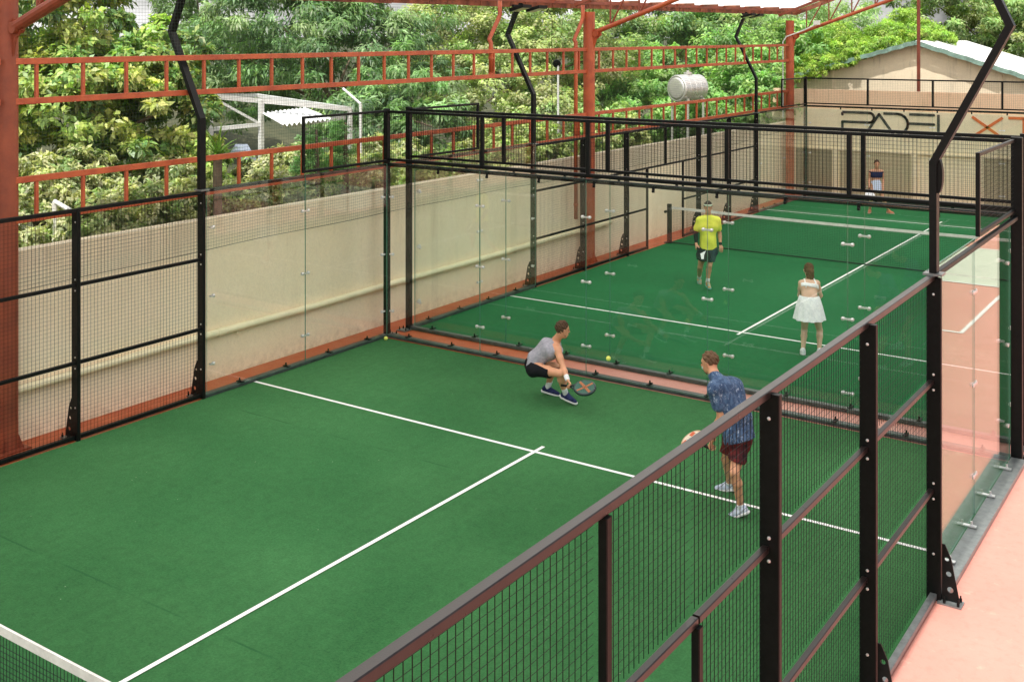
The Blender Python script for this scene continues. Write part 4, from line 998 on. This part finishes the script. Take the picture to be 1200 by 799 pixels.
def person(label, J, face, skin, s=1., male=True, up=None, finger_grip=('R',), vox=.007, slim=1.):
    """J: joint name -> 3D point.  face: horizontal direction of the face"""
    J = {k: np.array(v, float) for k, v in J.items()}
    root = empty('person', label, 'person', tuple((J['anL'] + J['anR']) / 2 * np.array([1, 1, 0])))
    f = nv(face); hu = nv(up if up is not None else (J['head'] - J['neck']) * .6 + np.array([0, 0, .25])); f = nv(f - hu * (f @ hu)); rt = np.cross(f, hu)
    A = np.stack([rt, f, hu]); h = J['head']; pr = []
    pr.append(('ell', h + hu * .035 - f * .012, (.074 * s, .092 * s, .083 * s), A, .0))
    pr.append(('ell', h - hu * .035 + f * .022, (.056 * s, .064 * s, .080 * s), A, .03))
    pr.append(('cap', h - hu * .088 + f * .050, h - hu * .055 + f * .02, .024 * s, .040 * s, .03))       # chin
    pr.append(('cap', h + hu * .012 + f * .084, h - hu * .022 + f * .101, .008 * s, .013 * s, .014))      # nose
    pr.append(('cap', h + rt * .026 - hu * .060 + f * .078, h - rt * .026 - hu * .060 + f * .078, .009 * s, .009 * s, .008))  # lips
    pr.append(('cap', h + rt * .032 + hu * .030 + f * .072, h - rt * .032 + hu * .030 + f * .072, .010 * s, .010 * s, .014))  # brow
    for sg in (-1, 1): pr.append(('cap', h + rt * sg * .073 + hu * .012 - f * .006, h + rt * sg * .070 - hu * .022, .017 * s, .010 * s, .008))
    nk = J['neck']
    w = .050 if male else .042
    pr.append(('cap', nk - (h - nk) * .1, h - hu * .04 - f * .02, w * s * 1.1, w * s, .04))
    sL, sR, hL, hR = J['shL'], J['shR'], J['hipL'], J['hipR']; ms = (sL + sR) / 2; mh = (hL + hR) / 2
    wa = J.get('waist', lerp(mh, ms, .42)); ch = J.get('chest', lerp(mh, ms, .78))
    tw = slim
    across_s = nv(sR - sL); across_h = nv(hR - hL); sw = np.linalg.norm(sR - sL); hw = np.linalg.norm(hR - hL)
    torso = []
    for sg in (-1, 1):
        torso += [('cap', ch + across_s * sg * sw * .24, ms + across_s * sg * sw * .27, .100 * s * tw, .072 * s * tw, .05),
                  ('cap', wa + across_h * sg * .055 * tw, ch + across_s * sg * sw * .22, .088 * s * tw, .102 * s * tw, .05),
                  ('cap', mh + across_h * sg * .062, wa + across_h * sg * .055 * tw, .104 * s, .088 * s * tw, .05)]
    torso += [('cap', sL, sR, .050 * s * tw, .050 * s * tw, .05), ('cap', ms, nk, .07 * s * tw, .05 * s, .05)]
    limbs = {}
    for S_ in 'LR':
        sh, el, wr, ha = (J[k + S_] for k in ('sh', 'el', 'wr', 'ha'))
        limbs['arm' + S_] = [('cap', sh, lerp(sh, el, .45), .054 * s * slim, .047 * s * slim, .03), ('cap', lerp(sh, el, .4), el, .047 * s * slim, .036 * s * slim, .02)]
        limbs['fore' + S_] = [('cap', el, lerp(el, wr, .3), .038 * s * slim, .041 * s * slim, .02), ('cap', lerp(el, wr, .3), wr, .041 * s * slim, .025 * s, .02)]
        hd = nv(ha - wr); fo = nv(ha - wr)
        side = J.get('palm' + S_, rt); side = nv(side - hd * (side @ hd)); nrm = np.cross(hd, side)
        hs = []
        pk_ = wr + hd * .085 * s
        for q in (-1, 0, 1): hs.append(('cap', wr + side * q * .012, pk_ + side * q * .024 * s, .016 * s, .014 * s, .008))
        grip = S_ in finger_grip; curl = 1 if grip else .35
        for i, (o_, ln) in enumerate(((-.033, .075), (-.011, .085), (.011, .080), (.033, .063))):
            a0 = pk_ + side * o_ * s; dirc = hd.copy(); pcur = a0
            for j in range(3):
                th = curl * (.9 + .75 * j); dd = nv(hd * math.cos(th) + nrm * math.sin(th)); q_ = pcur + dd * ln * s / 3 * (1.1 - .1 * j)
                hs.append(('cap', pcur, q_, (.0095 - .001 * j) * s, (.0088 - .001 * j) * s, .002)); pcur = q_
        t0 = wr + hd * .025 * s - side * .022 * s; t1 = t0 + (hd * .6 - side * .55 + nrm * .5) * .042 * s; t2 = t1 + (hd * .75 + side * .1 + nrm * .55) * .035 * s
        hs += [('cap', t0, t1, .015 * s, .011 * s, .006), ('cap', t1, t2, .011 * s, .009 * s, .002)]
        limbs['hand' + S_] = hs
        hp, kn, an, toe = (J[k + S_] for k in ('hip', 'kn', 'an', 'toe'))
        th_ = .078 if male else .080
        limbs['thigh' + S_] = [('cap', hp, lerp(hp, kn, .5), (th_ + .012) * s, th_ * s * .92, .04), ('cap', lerp(hp, kn, .5), kn, th_ * s * .92, .052 * s, .03)]
        fd = nv((toe - an) * np.array([1, 1, 0])); back = -fd
        limbs['shin' + S_] = [('cap', kn, lerp(kn, an, .28) + back * .012, .050 * s, .054 * s, .02), ('cap', lerp(kn, an, .28) + back * .012, an, .053 * s, .032 * s, .02)]
        limbs['foot' + S_] = [('cap', an, an + nv(toe - an) * .03 - np.array([0, 0, .01]), .035 * s, .035 * s, .02), ('cap', an - np.array([0, 0, .03]) + back * .02, an - np.array([0, 0, .03]) + (toe - an) * .62, .030 * s, .022 * s, .02)]
    allp = pr + torso + sum(limbs.values(), [])
    body = sdf_mesh('body', allp, skin, root, vox)
    eyes = MB()
    for sg in (-1, 1):
        e = h + rt * sg * .030 * s + hu * .010 + f * .078 * s
        eyes.lathe(e, f, [(-.004, .0), (-.002, .011), (.003, .008), (.005, 0)], 10)
    eyes.obj('eye', pbr('dark_eye_' + str(len(MATS)), (.03, .02, .015), .2), root)
    return root, J, dict(A=A, f=f, hu=hu, rt=rt, h=h, torso=torso, limbs=limbs, head=pr, ms=ms, mh=mh, wa=wa, ch=ch, s=s)
def infl(prims, d, k=None):
    out = []
    for p in prims:
        if p[0] == 'cap': out.append(('cap', p[1], p[2], p[3] + d, p[4] + d, p[5] if k is None else k))
        else: out.append(('ell', p[1], tuple(r + d for r in p[2]), p[3], p[4]))
    return out
def hair(I, root, mat, extra=(), thick=.012, low=-.035, name='hair'):
    h, f, hu, rt, A, s = I['h'], I['f'], I['hu'], I['rt'], I['A'], I['s']
    pr = [('ell', h + hu * .040 - f * .020, (.080 * s + thick * .4, .094 * s + thick * .5, .086 * s + thick), A, 0)] + list(extra)
    return sdf_mesh(name, pr, mat, root, .006, cuts=[] if extra else [(h + hu * low, -hu + f * .9), (h + f * .045 + hu * .06, f - hu * .8)])
def shoe(I, S_, root, J, mu, ms_, L=.135, sole_c=None):
    an, toe = J['an' + S_], J['toe' + S_]; d3 = nv(toe - (an - np.array([0, 0, .055]))); d = nv(d3); upv = nv(np.array([0, 0, 1.]) - d * d[2]); sd = np.cross(d, upv)
    sole0 = an - upv * .072 - d * .055
    def q(a, b_, c): return sole0 + d * a + upv * b_ + sd * c
    up_ = [('cap', q(.02, .048, 0), q(.10, .046, 0), .041, .042, .02), ('cap', q(.10, .044, 0), q(.215, .030, 0), .044, .034, .02), ('cap', q(.03, .07, 0), q(.07, .088, 0), .036, .034, .02),
           ('cap', q(.08, .075, 0), q(.15, .052, 0), .026, .024, .015)]
    sh = sdf_mesh('shoe', up_, mu, root, .006, cuts=[(q(0, .018, 0), -upv)])
    so = [('cap', q(.012, .016, 0), q(.10, .016, 0), .042, .043, .01), ('cap', q(.10, .016, 0), q(.228, .020, 0), .048, .036, .01)]
    sdf_mesh('sole', so, ms_, sh, .006, cuts=[(q(0, .026, 0), upv), (q(0, .0, 0), -upv)])
def sock(I, S_, root, J, mat, hgt=.14):
    an, kn = J['an' + S_], J['kn' + S_]; d = nv(kn - an)
    sdf_mesh('sock', [('cap', an - d * .03, an + d * hgt, .038, .043, 0)], mat, root, .006, cuts=[(an + d * hgt * .95, d)])

def racket(label, hand, head, normal, face_m, rim_m, spots=None, logo=None):
    """padel racket: hand end of the handle -> centre of the head; normal of the striking face"""
    hand = Vector(hand); head = Vector(head); d = (head - hand).normalized(); nm = Vector(normal); nm = (nm - d * nm.dot(d)).normalized(); sd = d.cross(nm)
    root = empty('padel_racket', label, 'racket', tuple(hand))
    poly = []
    for i in range(36):
        a = 2 * math.pi * i / 36; r = .128 + .012 * math.cos(a)
        poly.append(head + sd * math.sin(a) * .128 + d * math.cos(a) * .135 + d * (-.006 if abs(math.cos(a) + 1) < .3 else 0))
    hd = MB().prism([p - nm * .019 for p in poly], nm * .038).obj('head', face_m, root)
    rb = MB(); rb.tube(poly + [poly[0]], .0215, 8); rb.obj('rim', rim_m, root, smooth=True)
    th = MB()
    for sg in (-1, 1): th.tube([head - d * .115 + sd * sg * .06, head - d * .165 + sd * sg * .030, head - d * .20 + sd * sg * .006], .014, 8)
    th.obj('throat', rim_m, root, smooth=True)
    MB().tube([head - d * .19, head - d * .34], .017, 10).obj('handle', M['black'], root, smooth=True)
    if spots:
        m_, lst = spots; sp_ = MB()
        for (a, b_, r, sh) in lst:
            for s2 in (-1, 1):
                c = head + sd * a + d * b_ + nm * s2 * .0205
                k = [c + sd * x * r + d * y * r for x, y in sh]
                sp_.prism([p for p in k], nm * s2 * .001)
        sp_.obj('face_graphic', m_, root)
    ho = MB()
    for i in range(-3, 4):
        for j in range(-3, 4):
            if i * i + j * j < 11:
                for s2 in (-1, 1): ho.lathe(head + sd * i * .027 + d * j * .027 + nm * s2 * .0215, nm * s2, [(0, .0042), (.0005, 0)], 6)
    ho.obj('holes', M['black'], root)
    return root
SQ = [(-1, -1), (1, -1), (1, 1), (-1, 1)]
F2 = FWD; R2 = RGT
# ---------- man crouching in grey
J1 = dict(head=P(659.5, 386.5, 15.52), neck=P(652, 398.5, 15.6), shR=P(653.5, 411, 15.42), shL=P(647, 402, 15.78), elR=P(660, 431, 15.28), wrR=P(665.3, 445.5, 15.12), haR=P(669.5, 451.5, 15.05),
          elL=P(656, 424, 15.78), wrL=P(662, 441, 15.55), haL=P(666, 449, 15.4), hipR=P(626.5, 432, 15.50), hipL=P(624.5, 427, 15.72), waist=P(628, 421, 15.62), chest=P(643, 408.5, 15.6),
          knR=P(656.5, 437.5, 15.25), knL=P(650, 429, 15.68), anR=P(663, 462.0, 15.42), anL=P(641.5, 454.5, 15.80), toeR=P(677.5, 473.5, 15.30), toeL=P(656, 463.3, 15.75))
BRH = cloth('brown_hair', (.085, .052, .032), vs=40, bump=.8, bs=60); BLK = cloth('black_cloth', (.012, .013, .016))
r1_, J, I = person('crouching man in grey sleeveless top and black shorts reaching low with a racket', J1, R2 * .93 + F2 * .25 - UPV * .12, SK1, s=1.0, up=np.array([0, 0, 1.]) + R2 * .15)
GREY = cloth('heather_grey_cloth', (.38, .38, .43), (.27, .27, .31), vs=30, bump=.8, bs=7)
sdf_mesh('tank_top', infl(I['torso'], .014), GREY, r1_, .007, cuts=[(lerp(I['mh'], I['wa'], -.35), nv(I['mh'] - I['wa'])), (J['neck'] + nv(J['head'] - J['neck']) * .005, nv(J['head'] - J['neck']))])
sdf_mesh('shorts', infl([p for p in I['torso'] if True][2:3] + I['torso'][5:6] + I['limbs']['thighL'] + I['limbs']['thighR'], .018), BLK, r1_, .007,
         cuts=[(lerp(J['hipR'], J['knR'], .62), nv(J['knR'] - J['hipR']) + UPV * 0.0), (lerp(I['mh'], I['wa'], .7), nv(I['wa'] - I['mh']))])
hair(I, r1_, BRH)
sdf_mesh('beard', [('cap', I['h'] - I['hu'] * .088 + I['f'] * .050, I['h'] - I['hu'] * .06 + I['f'] * .025, .028, .044, .02), ('cap', I['h'] - I['hu'] * .03 + I['rt'] * .056, I['h'] - I['hu'] * .075 + I['rt'] * .03 + I['f'] * .04, .016, .018, .01), ('cap', I['h'] - I['hu'] * .03 - I['rt'] * .056, I['h'] - I['hu'] * .075 - I['rt'] * .03 + I['f'] * .04, .016, .018, .01)],
         BRH, r1_, .006, cuts=[(I['h'] - I['hu'] * .052, I['hu'])])
NAVY = cloth('navy_shoe', (.035, .045, .13), (.015, .02, .06)); WSOLE = pbr('white_sole', (.75, .75, .75), .6); WSOCK = cloth('white_sock', (.75, .76, .78))
for S_ in 'LR': shoe(I, S_, r1_, J, NAVY, WSOLE); sock(I, S_, r1_, J, WSOCK, .13)
sdf_mesh('wristband', [('cap', lerp(J['wrR'], J['elR'], .08), lerp(J['wrR'], J['elR'], .30), .034, .037, 0)], WSOCK, r1_, .006)
GREENR = pbr('green_racket_face', (.008, .085, .055), .35); ORR = pbr('orange_graphic', (.34, .11, .03), .4)
racket('dark green padel racket with an orange cross, held low by the crouching man', J['haR'] + nv(J['haR'] - J['wrR']) * .02, P(685.5, 454.5, 14.98), -F2 * .42 + UPV * .9 - R2 * .05, GREENR, pbr('black_rim', (.01, .03, .03), .3),
       (ORR, [(0, 0, .10, [(-1, -.85), (-.7, -1), (.15, -.15), (1, .75), (.75, 1), (-.15, .15)]), (0, 0, .10, [(1, -.85), (.75, -1), (.0, -.12), (-1, .8), (-.75, 1), (.12, .12)])]))
# ---------- man in blue
J2 = dict(head=P(831.5, 425, 12.22), neck=P(837.5, 440.5, 12.10), shL=P(837, 456, 11.88), shR=P(861, 451, 12.16), elL=P(844.5, 487, 11.88), wrL=P(835, 515, 11.98), haL=P(831, 524.5, 12.04),
          elR=P(856, 484, 12.35), wrR=P(836, 506, 12.35), haR=P(829, 517, 12.25), chest=P(853, 464, 12.05), waist=P(864, 487, 11.97), hipL=P(860.5, 513, 11.90), hipR=P(870, 513.5, 11.99),
          knR=P(860.5, 554, 11.68), anR=P(868, 595.5, 11.74), toeR=P(850.5, 607.5, 11.84), knL=P(851, 538, 12.12), anL=P(855, 567, 12.42), toeL=P(838.5, 573.5, 12.50))
# near leg keeps to the right side of the body as seen from behind
r2_, J, I = person('man in blue patterned shirt and maroon shorts leaning forward', J2, -R2 * .82 + F2 * .55 - UPV * .1, SK1, s=1.0, up=np.array([0, 0, 1.]) - R2 * .2 + F2 * .1, finger_grip=('L', 'R'))
m, N, L = newmat('blue_camouflage_cloth'); o = N.new('ShaderNodeOutputMaterial'); b = N.new('ShaderNodeBsdfPrincipled'); L.new(b.outputs[0], o.inputs[0]); tcc = N.new('ShaderNodeTexCoord'); vv = tcc.outputs['Object']
mpp = N.new('ShaderNodeMapping'); mpp.inputs['Scale'].default_value = (1.4, 1.4, .8); L.new(vv, mpp.inputs['Vector'])
c = mixrgb(N, L, ramp(N, L, noise(N, L, mpp.outputs[0], 13, 5, .7, .8), .45, .55), (.030, .065, .14), (.07, .13, .24))
c = mixrgb(N, L, ramp(N, L, noise(N, L, mpp.outputs[0], 17, 6, .75, 1.5), .57, .66), c, (.48, .56, .68)); L.new(c, b.inputs['Base Color']); b.inputs['Roughness'].default_value = .9
bm = N.new('ShaderNodeBump'); bm.inputs['Strength'].default_value = .7; bm.inputs['Distance'].default_value = .03; L.new(noise(N, L, vv, 7, 3), bm.inputs['Height']); L.new(bm.outputs[0], b.inputs['Normal']); CAMO = m
dn = nv(I['mh'] - I['ch'])
for S_ in 'LR': pass
sdf_mesh('shirt', infl(I['torso'], .022, .06) + [('cap', I['mh'] - dn * .05, I['mh'] + dn * .02, .155, .165, .05)] + infl(I['limbs']['armL'][:1] + I['limbs']['armR'][:1], .020, .03) + [('cap', lerp(J['shL'], J['elL'], .3), lerp(J['shL'], J['elL'], .62), .068, .072, .02), ('cap', lerp(J['shR'], J['elR'], .3), lerp(J['shR'], J['elR'], .62), .068, .072, .02)], CAMO, r2_, .007,
         cuts=[(I['mh'] + dn * .03, dn), (J['neck'] + nv(J['head'] - J['neck']) * .02, nv(J['head'] - J['neck']))])
MAR = cloth('maroon_cloth', (.24, .030, .025), (.012, .012, .016), vs=5)
kd = nv((J['knR'] + J['knL']) / 2 - (J['hipR'] + J['hipL']) / 2)
sdf_mesh('shorts', [('cap', J['hipR'], lerp(J['hipR'], J['knR'], .75), .098, .092, .05), ('cap', J['hipL'], lerp(J['hipL'], J['knL'], .75), .098, .092, .05), ('cap', J['hipL'], J['hipR'], .11, .11, .06), ('cap', I['mh'], lerp(I['mh'], I['wa'], .5), .125, .11, .05)], MAR, r2_, .007,
         cuts=[((lerp(J['hipR'], J['knR'], .72) + lerp(J['hipL'], J['knL'], .72)) / 2, kd)])
hair(I, r2_, cloth('light_brown_hair', (.14, .085, .05), vs=40, bump=.6, bs=60), thick=.006, low=-.03)
sdf_mesh('beard', [('cap', I['h'] - I['hu'] * .088 + I['f'] * .050, I['h'] - I['hu'] * .06 + I['f'] * .025, .030, .045, .02)], BRH, r2_, .006, cuts=[(I['h'] - I['hu'] * .055, I['hu'])])
WSH = cloth('white_shoe', (.70, .72, .78), (.35, .45, .62), vs=12)
for S_ in 'LR': shoe(I, S_, r2_, J, WSH, WSOLE); sock(I, S_, r2_, J, WSOCK, .06)
racket('white padel racket with orange patches, held by the man in blue', J['haL'] + np.array([0, 0, .0]), P(812, 516, 12.35), -F2 * .85 + UPV * .45 + R2 * .1, pbr('cream_racket_face', (.72, .64, .52), .4), pbr('tan_rim', (.55, .36, .22), .4),
       (pbr('orange_red_patch', (.62, .11, .03), .4), [(-.07, .06, .028, SQ), (.06, .07, .03, SQ), (.0, -.02, .028, SQ), (.075, -.05, .026, SQ), (-.075, -.045, .024, SQ)]))
# ---------- man in yellow
D3 = 22.75
J3 = dict(head=P(829.8, 243.5, 22.70), neck=P(829.8, 252.0, 22.75), shR=P(819.0, 258, 22.75), shL=P(840.4, 258, 22.75), elR=P(815.6, 273, 22.78), wrR=P(815.8, 286.5, 22.62), haR=P(817.6, 291, 22.55),
          elL=P(843.3, 273.5, 22.8), wrL=P(844.3, 287, 22.68), haL=P(845.0, 292.3, 22.62), chest=P(829.7, 265, 22.75), waist=P(829.7, 280, 22.75), hipR=P(824.3, 293.5, 22.75), hipL=P(834.6, 293.5, 22.75),
          knR=P(820.6, 313.0, 22.80), anR=P(819.3, 326.0, 23.12), toeR=P(820.3, 334.0, 22.95), knL=P(831.3, 311.5, 22.50), anL=P(829.2, 331.3, 22.50), toeL=P(832.6, 339.0, 22.28))
r3_, J, I = person('man in lime yellow shirt walking towards the near glass with a racket', J3, -F2 * 1 - R2 * .08 - UPV * .06, SK3, s=1.0, vox=.008)
YEL = cloth('lime_yellow_cloth', (.80, .86, .11), (.70, .76, .085), vs=6, bump=.8, bs=7)
sdf_mesh('shirt', infl(I['torso'], .014, .06) + [('cap', I['mh'] - UPV * .0 - RGT * .045, I['wa'] - RGT * .045, .118, .112, .04), ('cap', I['mh'] + RGT * .045, I['wa'] + RGT * .045, .118, .112, .04)] + [q for S_ in 'LR' for q in (('cap', J['sh' + S_], lerp(J['sh' + S_], J['el' + S_], .66), .060, .068, .04),)], YEL, r3_, .008,
         cuts=[(I['mh'] + UPV * .03, -UPV), (J['neck'] + UPV * .005, UPV)])
DK = cloth('dark_teal_cloth', (.025, .045, .055))
sdf_mesh('shorts', [('cap', J['hip' + S_], lerp(J['hip' + S_], J['kn' + S_], .72), .115, .100, .03) for S_ in 'LR'] + [('cap', J['hipL'], J['hipR'], .12, .12, .03)], DK, r3_, .008, cuts=[(lerp(I['mh'], (J['knL'] + J['knR']) / 2, .62), -UPV)])
hair(I, r3_, cloth('black_hair', (.02, .016, .014), vs=40, bump=.5, bs=60))
sdf_mesh('visor', [('ell', I['h'] + I['hu'] * .058, (.086, .100, .05), I['A'], 0)], cloth('pale_cap_band', (.45, .55, .42)), r3_, .006, cuts=[(I['h'] + I['hu'] * .078, I['hu']), (I['h'] + I['hu'] * .045, -I['hu'])])
sdf_mesh('arm_sleeve', infl(I['limbs']['armR'][1:] + I['limbs']['foreR'], .006), BLK, r3_, .007, cuts=[(lerp(J['wrR'], J['elR'], .12), nv(J['wrR'] - J['elR']))])
sdf_mesh('wristband', [('cap', lerp(J['wrL'], J['elL'], .02), lerp(J['wrL'], J['elL'], .14), .030, .032, 0)], BLK, r3_, .006)
TEAL = cloth('orange_teal_shoe', (.62, .28, .08), (.08, .38, .36), vs=10)
for S_ in 'LR': shoe(I, S_, r3_, J, TEAL, pbr('teal_sole', (.15, .45, .42), .5)); sock(I, S_, r3_, J, WSOCK, .10)
racket('black padel racket with a white wedge mark, held by the man in yellow', J['haR'], P(824.3, 299.5, 22.40), -F2 + RGT * .2 + UPV * .2, BLK, BLK, (pbr('white_mark', (.75, .8, .8), .4), [(0, 0, .1, [(-1, -.6), (-.1, .1), (.5, .9), (.9, .7), (.35, -.6)])]))
# ---------- woman in white
J4 = dict(head=P(947.6, 317.3, 18.25), neck=P(948.0, 328, 18.17), shL=P(938.8, 331.8, 18.06), shR=P(957.6, 331.8, 18.10), elL=P(936.6, 346, 18.15), wrL=P(943, 353, 18.38), haL=P(947, 355.5, 18.44), elR=P(962.0, 346.5, 18.18), wrR=P(955, 354, 18.40), haR=P(950, 356.5, 18.46),
          chest=P(948.3, 336.8, 18.02), waist=P(948.4, 346.5, 17.93), hipL=P(943.8, 359, 17.84), hipR=P(953.4, 359, 17.84), knL=P(942.6, 387, 17.98), knR=P(960.6, 387, 17.98), anL=P(941.0, 409.8, 17.84), anR=P(960.3, 410.3, 17.80), toeL=P(940.3, 411.8, 18.0), toeR=P(961.0, 412.3, 17.98))
r4_, J, I = person('woman in white backless dress seen from behind, leaning forward', J4, FWD + RGT * .05 - UPV * .25, SK2, s=.93, male=False, slim=.86, finger_grip=('L', 'R'), vox=.007)
WH = cloth('white_dress_cloth', (.88, .91, .95), bump=.7, bs=8)
tz = nv(I['ms'] - I['mh'])
sdf_mesh('bodice', infl(I['torso'], .012), WH, r4_, .006, cuts=[(I['ch'] + tz * .035, tz), (I['ch'] - tz * .03, -tz), (I['ch'] + RGT * .142, RGT), (I['ch'] - RGT * .142, -RGT)])
st = MB()
for sg in (-1, 1): st.tube([I['ch'] + tz * .02 + RGT * sg * .080 - FWD * .112, I['ch'] + tz * .10 + RGT * sg * .080 - FWD * .118, I['ms'] + RGT * sg * .085 - FWD * .085 + UPV * .03, I['ms'] + RGT * sg * .080 + UPV * .068, I['ms'] + RGT * sg * .075 + FWD * .05 + UPV * .02], .012, 8)
st.obj('strap', WH, r4_, smooth=True)
# skirt with soft pleats
sk = MB(); top = I['wa'] + tz * .01; bot = I['mh'] - UPV * .20; n = 72; rows = 12; vs = []
for j in range(rows + 1):
    t = j / rows; c = lerp(top, bot, t) ; R_ = .150 + (.252 - .150) * t ** .7
    for i in range(n):
        a = 2 * math.pi * i / n; rr = R_ * (1 + .055 * t * math.sin(a * 11 + .7 * math.sin(3 * a)))
        vs.append(c + RGT * math.cos(a) * rr + FWD * math.sin(a) * rr)
fs = [(j * n + i, j * n + (i + 1) % n, (j + 1) * n + (i + 1) % n, (j + 1) * n + i) for j in range(rows) for i in range(n)]
sk.add(vs, fs).obj('skirt', WH, r4_, smooth=True)
sdf_mesh('underskirt', [('cap', J['hip' + S_], lerp(J['hip' + S_], J['kn' + S_], .38), .085, .080, .03) for S_ in 'LR'] + [('cap', J['hipL'], J['hipR'], .085, .085, .03)], WH, r4_, .008, cuts=[(lerp(I['mh'], (J['knL'] + J['knR']) / 2, .40), -UPV)])
HB = cloth('long_brown_hair', (.17, .085, .045), (.09, .045, .025), vs=30, bump=.7, bs=50)
h_ = I['h']
hair(I, r4_, HB, extra=[('cap', h_ + I['hu'] * .06 - I['f'] * .08, h_ - I['hu'] * .02 - I['f'] * .125, .040, .048, .03), ('cap', h_ - I['hu'] * .02 - I['f'] * .125, h_ - UPV * .24 - FWD * .135 - RGT * .01, .064, .056, .03), ('cap', h_ - UPV * .22 - FWD * .13, h_ - UPV * .36 - FWD * .11 - RGT * .02, .054, .020, .02)])
for S_ in 'LR': shoe(I, S_, r4_, J, WSOCK, WSOLE)
# ---------- far woman
D5 = 32.35
J5 = dict(head=P(1027.6, 192.6, 32.3), neck=P(1027.4, 197.6, 32.35), shR=P(1020.4, 201, 32.35), shL=P(1033.6, 201, 32.35), elR=P(1018.6, 209.5, 32.4), wrR=P(1018.3, 218, 32.25), haR=P(1018.6, 221, 32.2), elL=P(1035.3, 210, 32.4), wrL=P(1034.8, 219, 32.25), haL=P(1034.6, 222, 32.2),
          chest=P(1027, 205, 32.35), waist=P(1026.6, 210.5, 32.35), hipR=P(1023.4, 217.5, 32.35), hipL=P(1029.8, 217.5, 32.35), knR=P(1021, 233, 32.2), knL=P(1034.8, 233, 32.25), anR=P(1019.2, 246.5, 32.5), anL=P(1041.5, 247.5, 32.4), toeR=P(1018.0, 250.3, 32.28), toeL=P(1045.5, 250.2, 32.28))
r5_, J, I = person('woman in navy crop top and pale skirt at the far end', J5, -FWD - RGT * .1, SK3, s=.95, male=False, slim=.86, vox=.009)
tz = nv(I['ms'] - I['mh'])
sdf_mesh('crop_top', infl(I['torso'], .012), cloth('navy_cloth', (.018, .025, .07)), r5_, .007, cuts=[(I['ch'] + tz * .10, tz), (I['ch'] - tz * .08, -tz)])
sk = MB(); top = I['wa']; bot = I['mh'] - UPV * .20; vs = []
for j in range(9):
    t = j / 8; c = lerp(top, bot, t); R_ = .125 + .095 * t
    for i in range(48):
        a = 2 * math.pi * i / 48; rr = R_ * (1 + .04 * t * math.sin(a * 9)); vs.append(c + RGT * math.cos(a) * rr + FWD * math.sin(a) * rr * .8)
sk.add(vs, [(j * 48 + i, j * 48 + (i + 1) % 48, (j + 1) * 48 + (i + 1) % 48, (j + 1) * 48 + i) for j in range(8) for i in range(48)]).obj('skirt', cloth('pale_blue_cloth', (.62, .70, .84), (.50, .58, .78)), r5_, smooth=True)
hair(I, r5_, BRH)
for S_ in 'LR': shoe(I, S_, r5_, J, cloth('coral_shoe', (.62, .20, .13)), cloth('coral_sole', (.6, .45, .35)))
racket('white padel racket held by the woman in the navy top', J['haR'], P(1019.6, 229.5, 32.05), -FWD, WSOCK, WSOLE)

# ------------------------------------------------------------------ balls
def ball(p, label):
    b = MB(); r = .034
    pf = [(-r * math.cos(math.pi * i / 10), r * math.sin(math.pi * i / 10)) for i in range(11)]
    o = b.lathe(p, (.3, .2, 1), pf, 16).obj('padel_ball', M['ball'], None, smooth=True); tag(o, label, 'ball', 'yellow padel balls')
    return o
ball((.12, -.22, .036), 'yellow ball lying in the left corner of the near court')
ball(P(713, 420, 15.0), 'yellow ball in the air right of the crouching man')

# ================================================================== CAMERA, LIGHT, WORLD
cam = bpy.data.cameras.new('camera'); co = bpy.data.objects.new('camera', cam); COL.objects.link(co); sc.camera = co
co.location = CAM; co.rotation_euler = (math.pi / 2, 0, -YAW)
cam.sensor_width = 36; cam.lens = FPX / 1200 * 36; cam.shift_x = -24.2 / 1200; cam.shift_y = -351.2 / 1200; cam.clip_start = .1; cam.clip_end = 2000
EL, AZ = math.radians(62), math.radians(165)    # sun behind the camera, high; AZ measured from +Y towards +X
sd = Vector((math.sin(AZ) * math.cos(EL), math.cos(AZ) * math.cos(EL), math.sin(EL)))
sl = bpy.data.lights.new('sun', 'SUN'); sl.energy = 5.0; sl.angle = math.radians(.5); sl.color = (1, .955, .88)
so = bpy.data.objects.new('sun', sl); COL.objects.link(so); so.rotation_euler = sd.to_track_quat('Z', 'Y').to_euler(); so.location = (0, -10, 30)
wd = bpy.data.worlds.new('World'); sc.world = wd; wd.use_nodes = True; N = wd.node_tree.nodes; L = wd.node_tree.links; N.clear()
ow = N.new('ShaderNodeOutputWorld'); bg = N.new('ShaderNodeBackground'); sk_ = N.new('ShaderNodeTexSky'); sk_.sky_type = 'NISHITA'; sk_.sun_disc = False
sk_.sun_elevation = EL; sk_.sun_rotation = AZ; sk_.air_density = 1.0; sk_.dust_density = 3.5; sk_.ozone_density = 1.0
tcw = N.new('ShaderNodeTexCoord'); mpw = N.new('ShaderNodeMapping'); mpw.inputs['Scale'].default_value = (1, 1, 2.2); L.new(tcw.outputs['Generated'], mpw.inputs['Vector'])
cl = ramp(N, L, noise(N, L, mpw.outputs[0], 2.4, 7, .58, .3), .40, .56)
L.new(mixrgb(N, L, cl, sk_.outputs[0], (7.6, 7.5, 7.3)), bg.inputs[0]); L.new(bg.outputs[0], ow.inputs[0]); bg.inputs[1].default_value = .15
sc.view_settings.view_transform = 'Standard'; sc.view_settings.look = 'None'; sc.view_settings.exposure = 0
cy = sc.cycles; cy.max_bounces = 8; cy.diffuse_bounces = 4; cy.glossy_bounces = 4; cy.transmission_bounces = 4; cy.transparent_max_bounces = 64
cy.use_denoising = True; cy.caustics_reflective = False; cy.caustics_refractive = False; cy.sample_clamp_indirect = 6
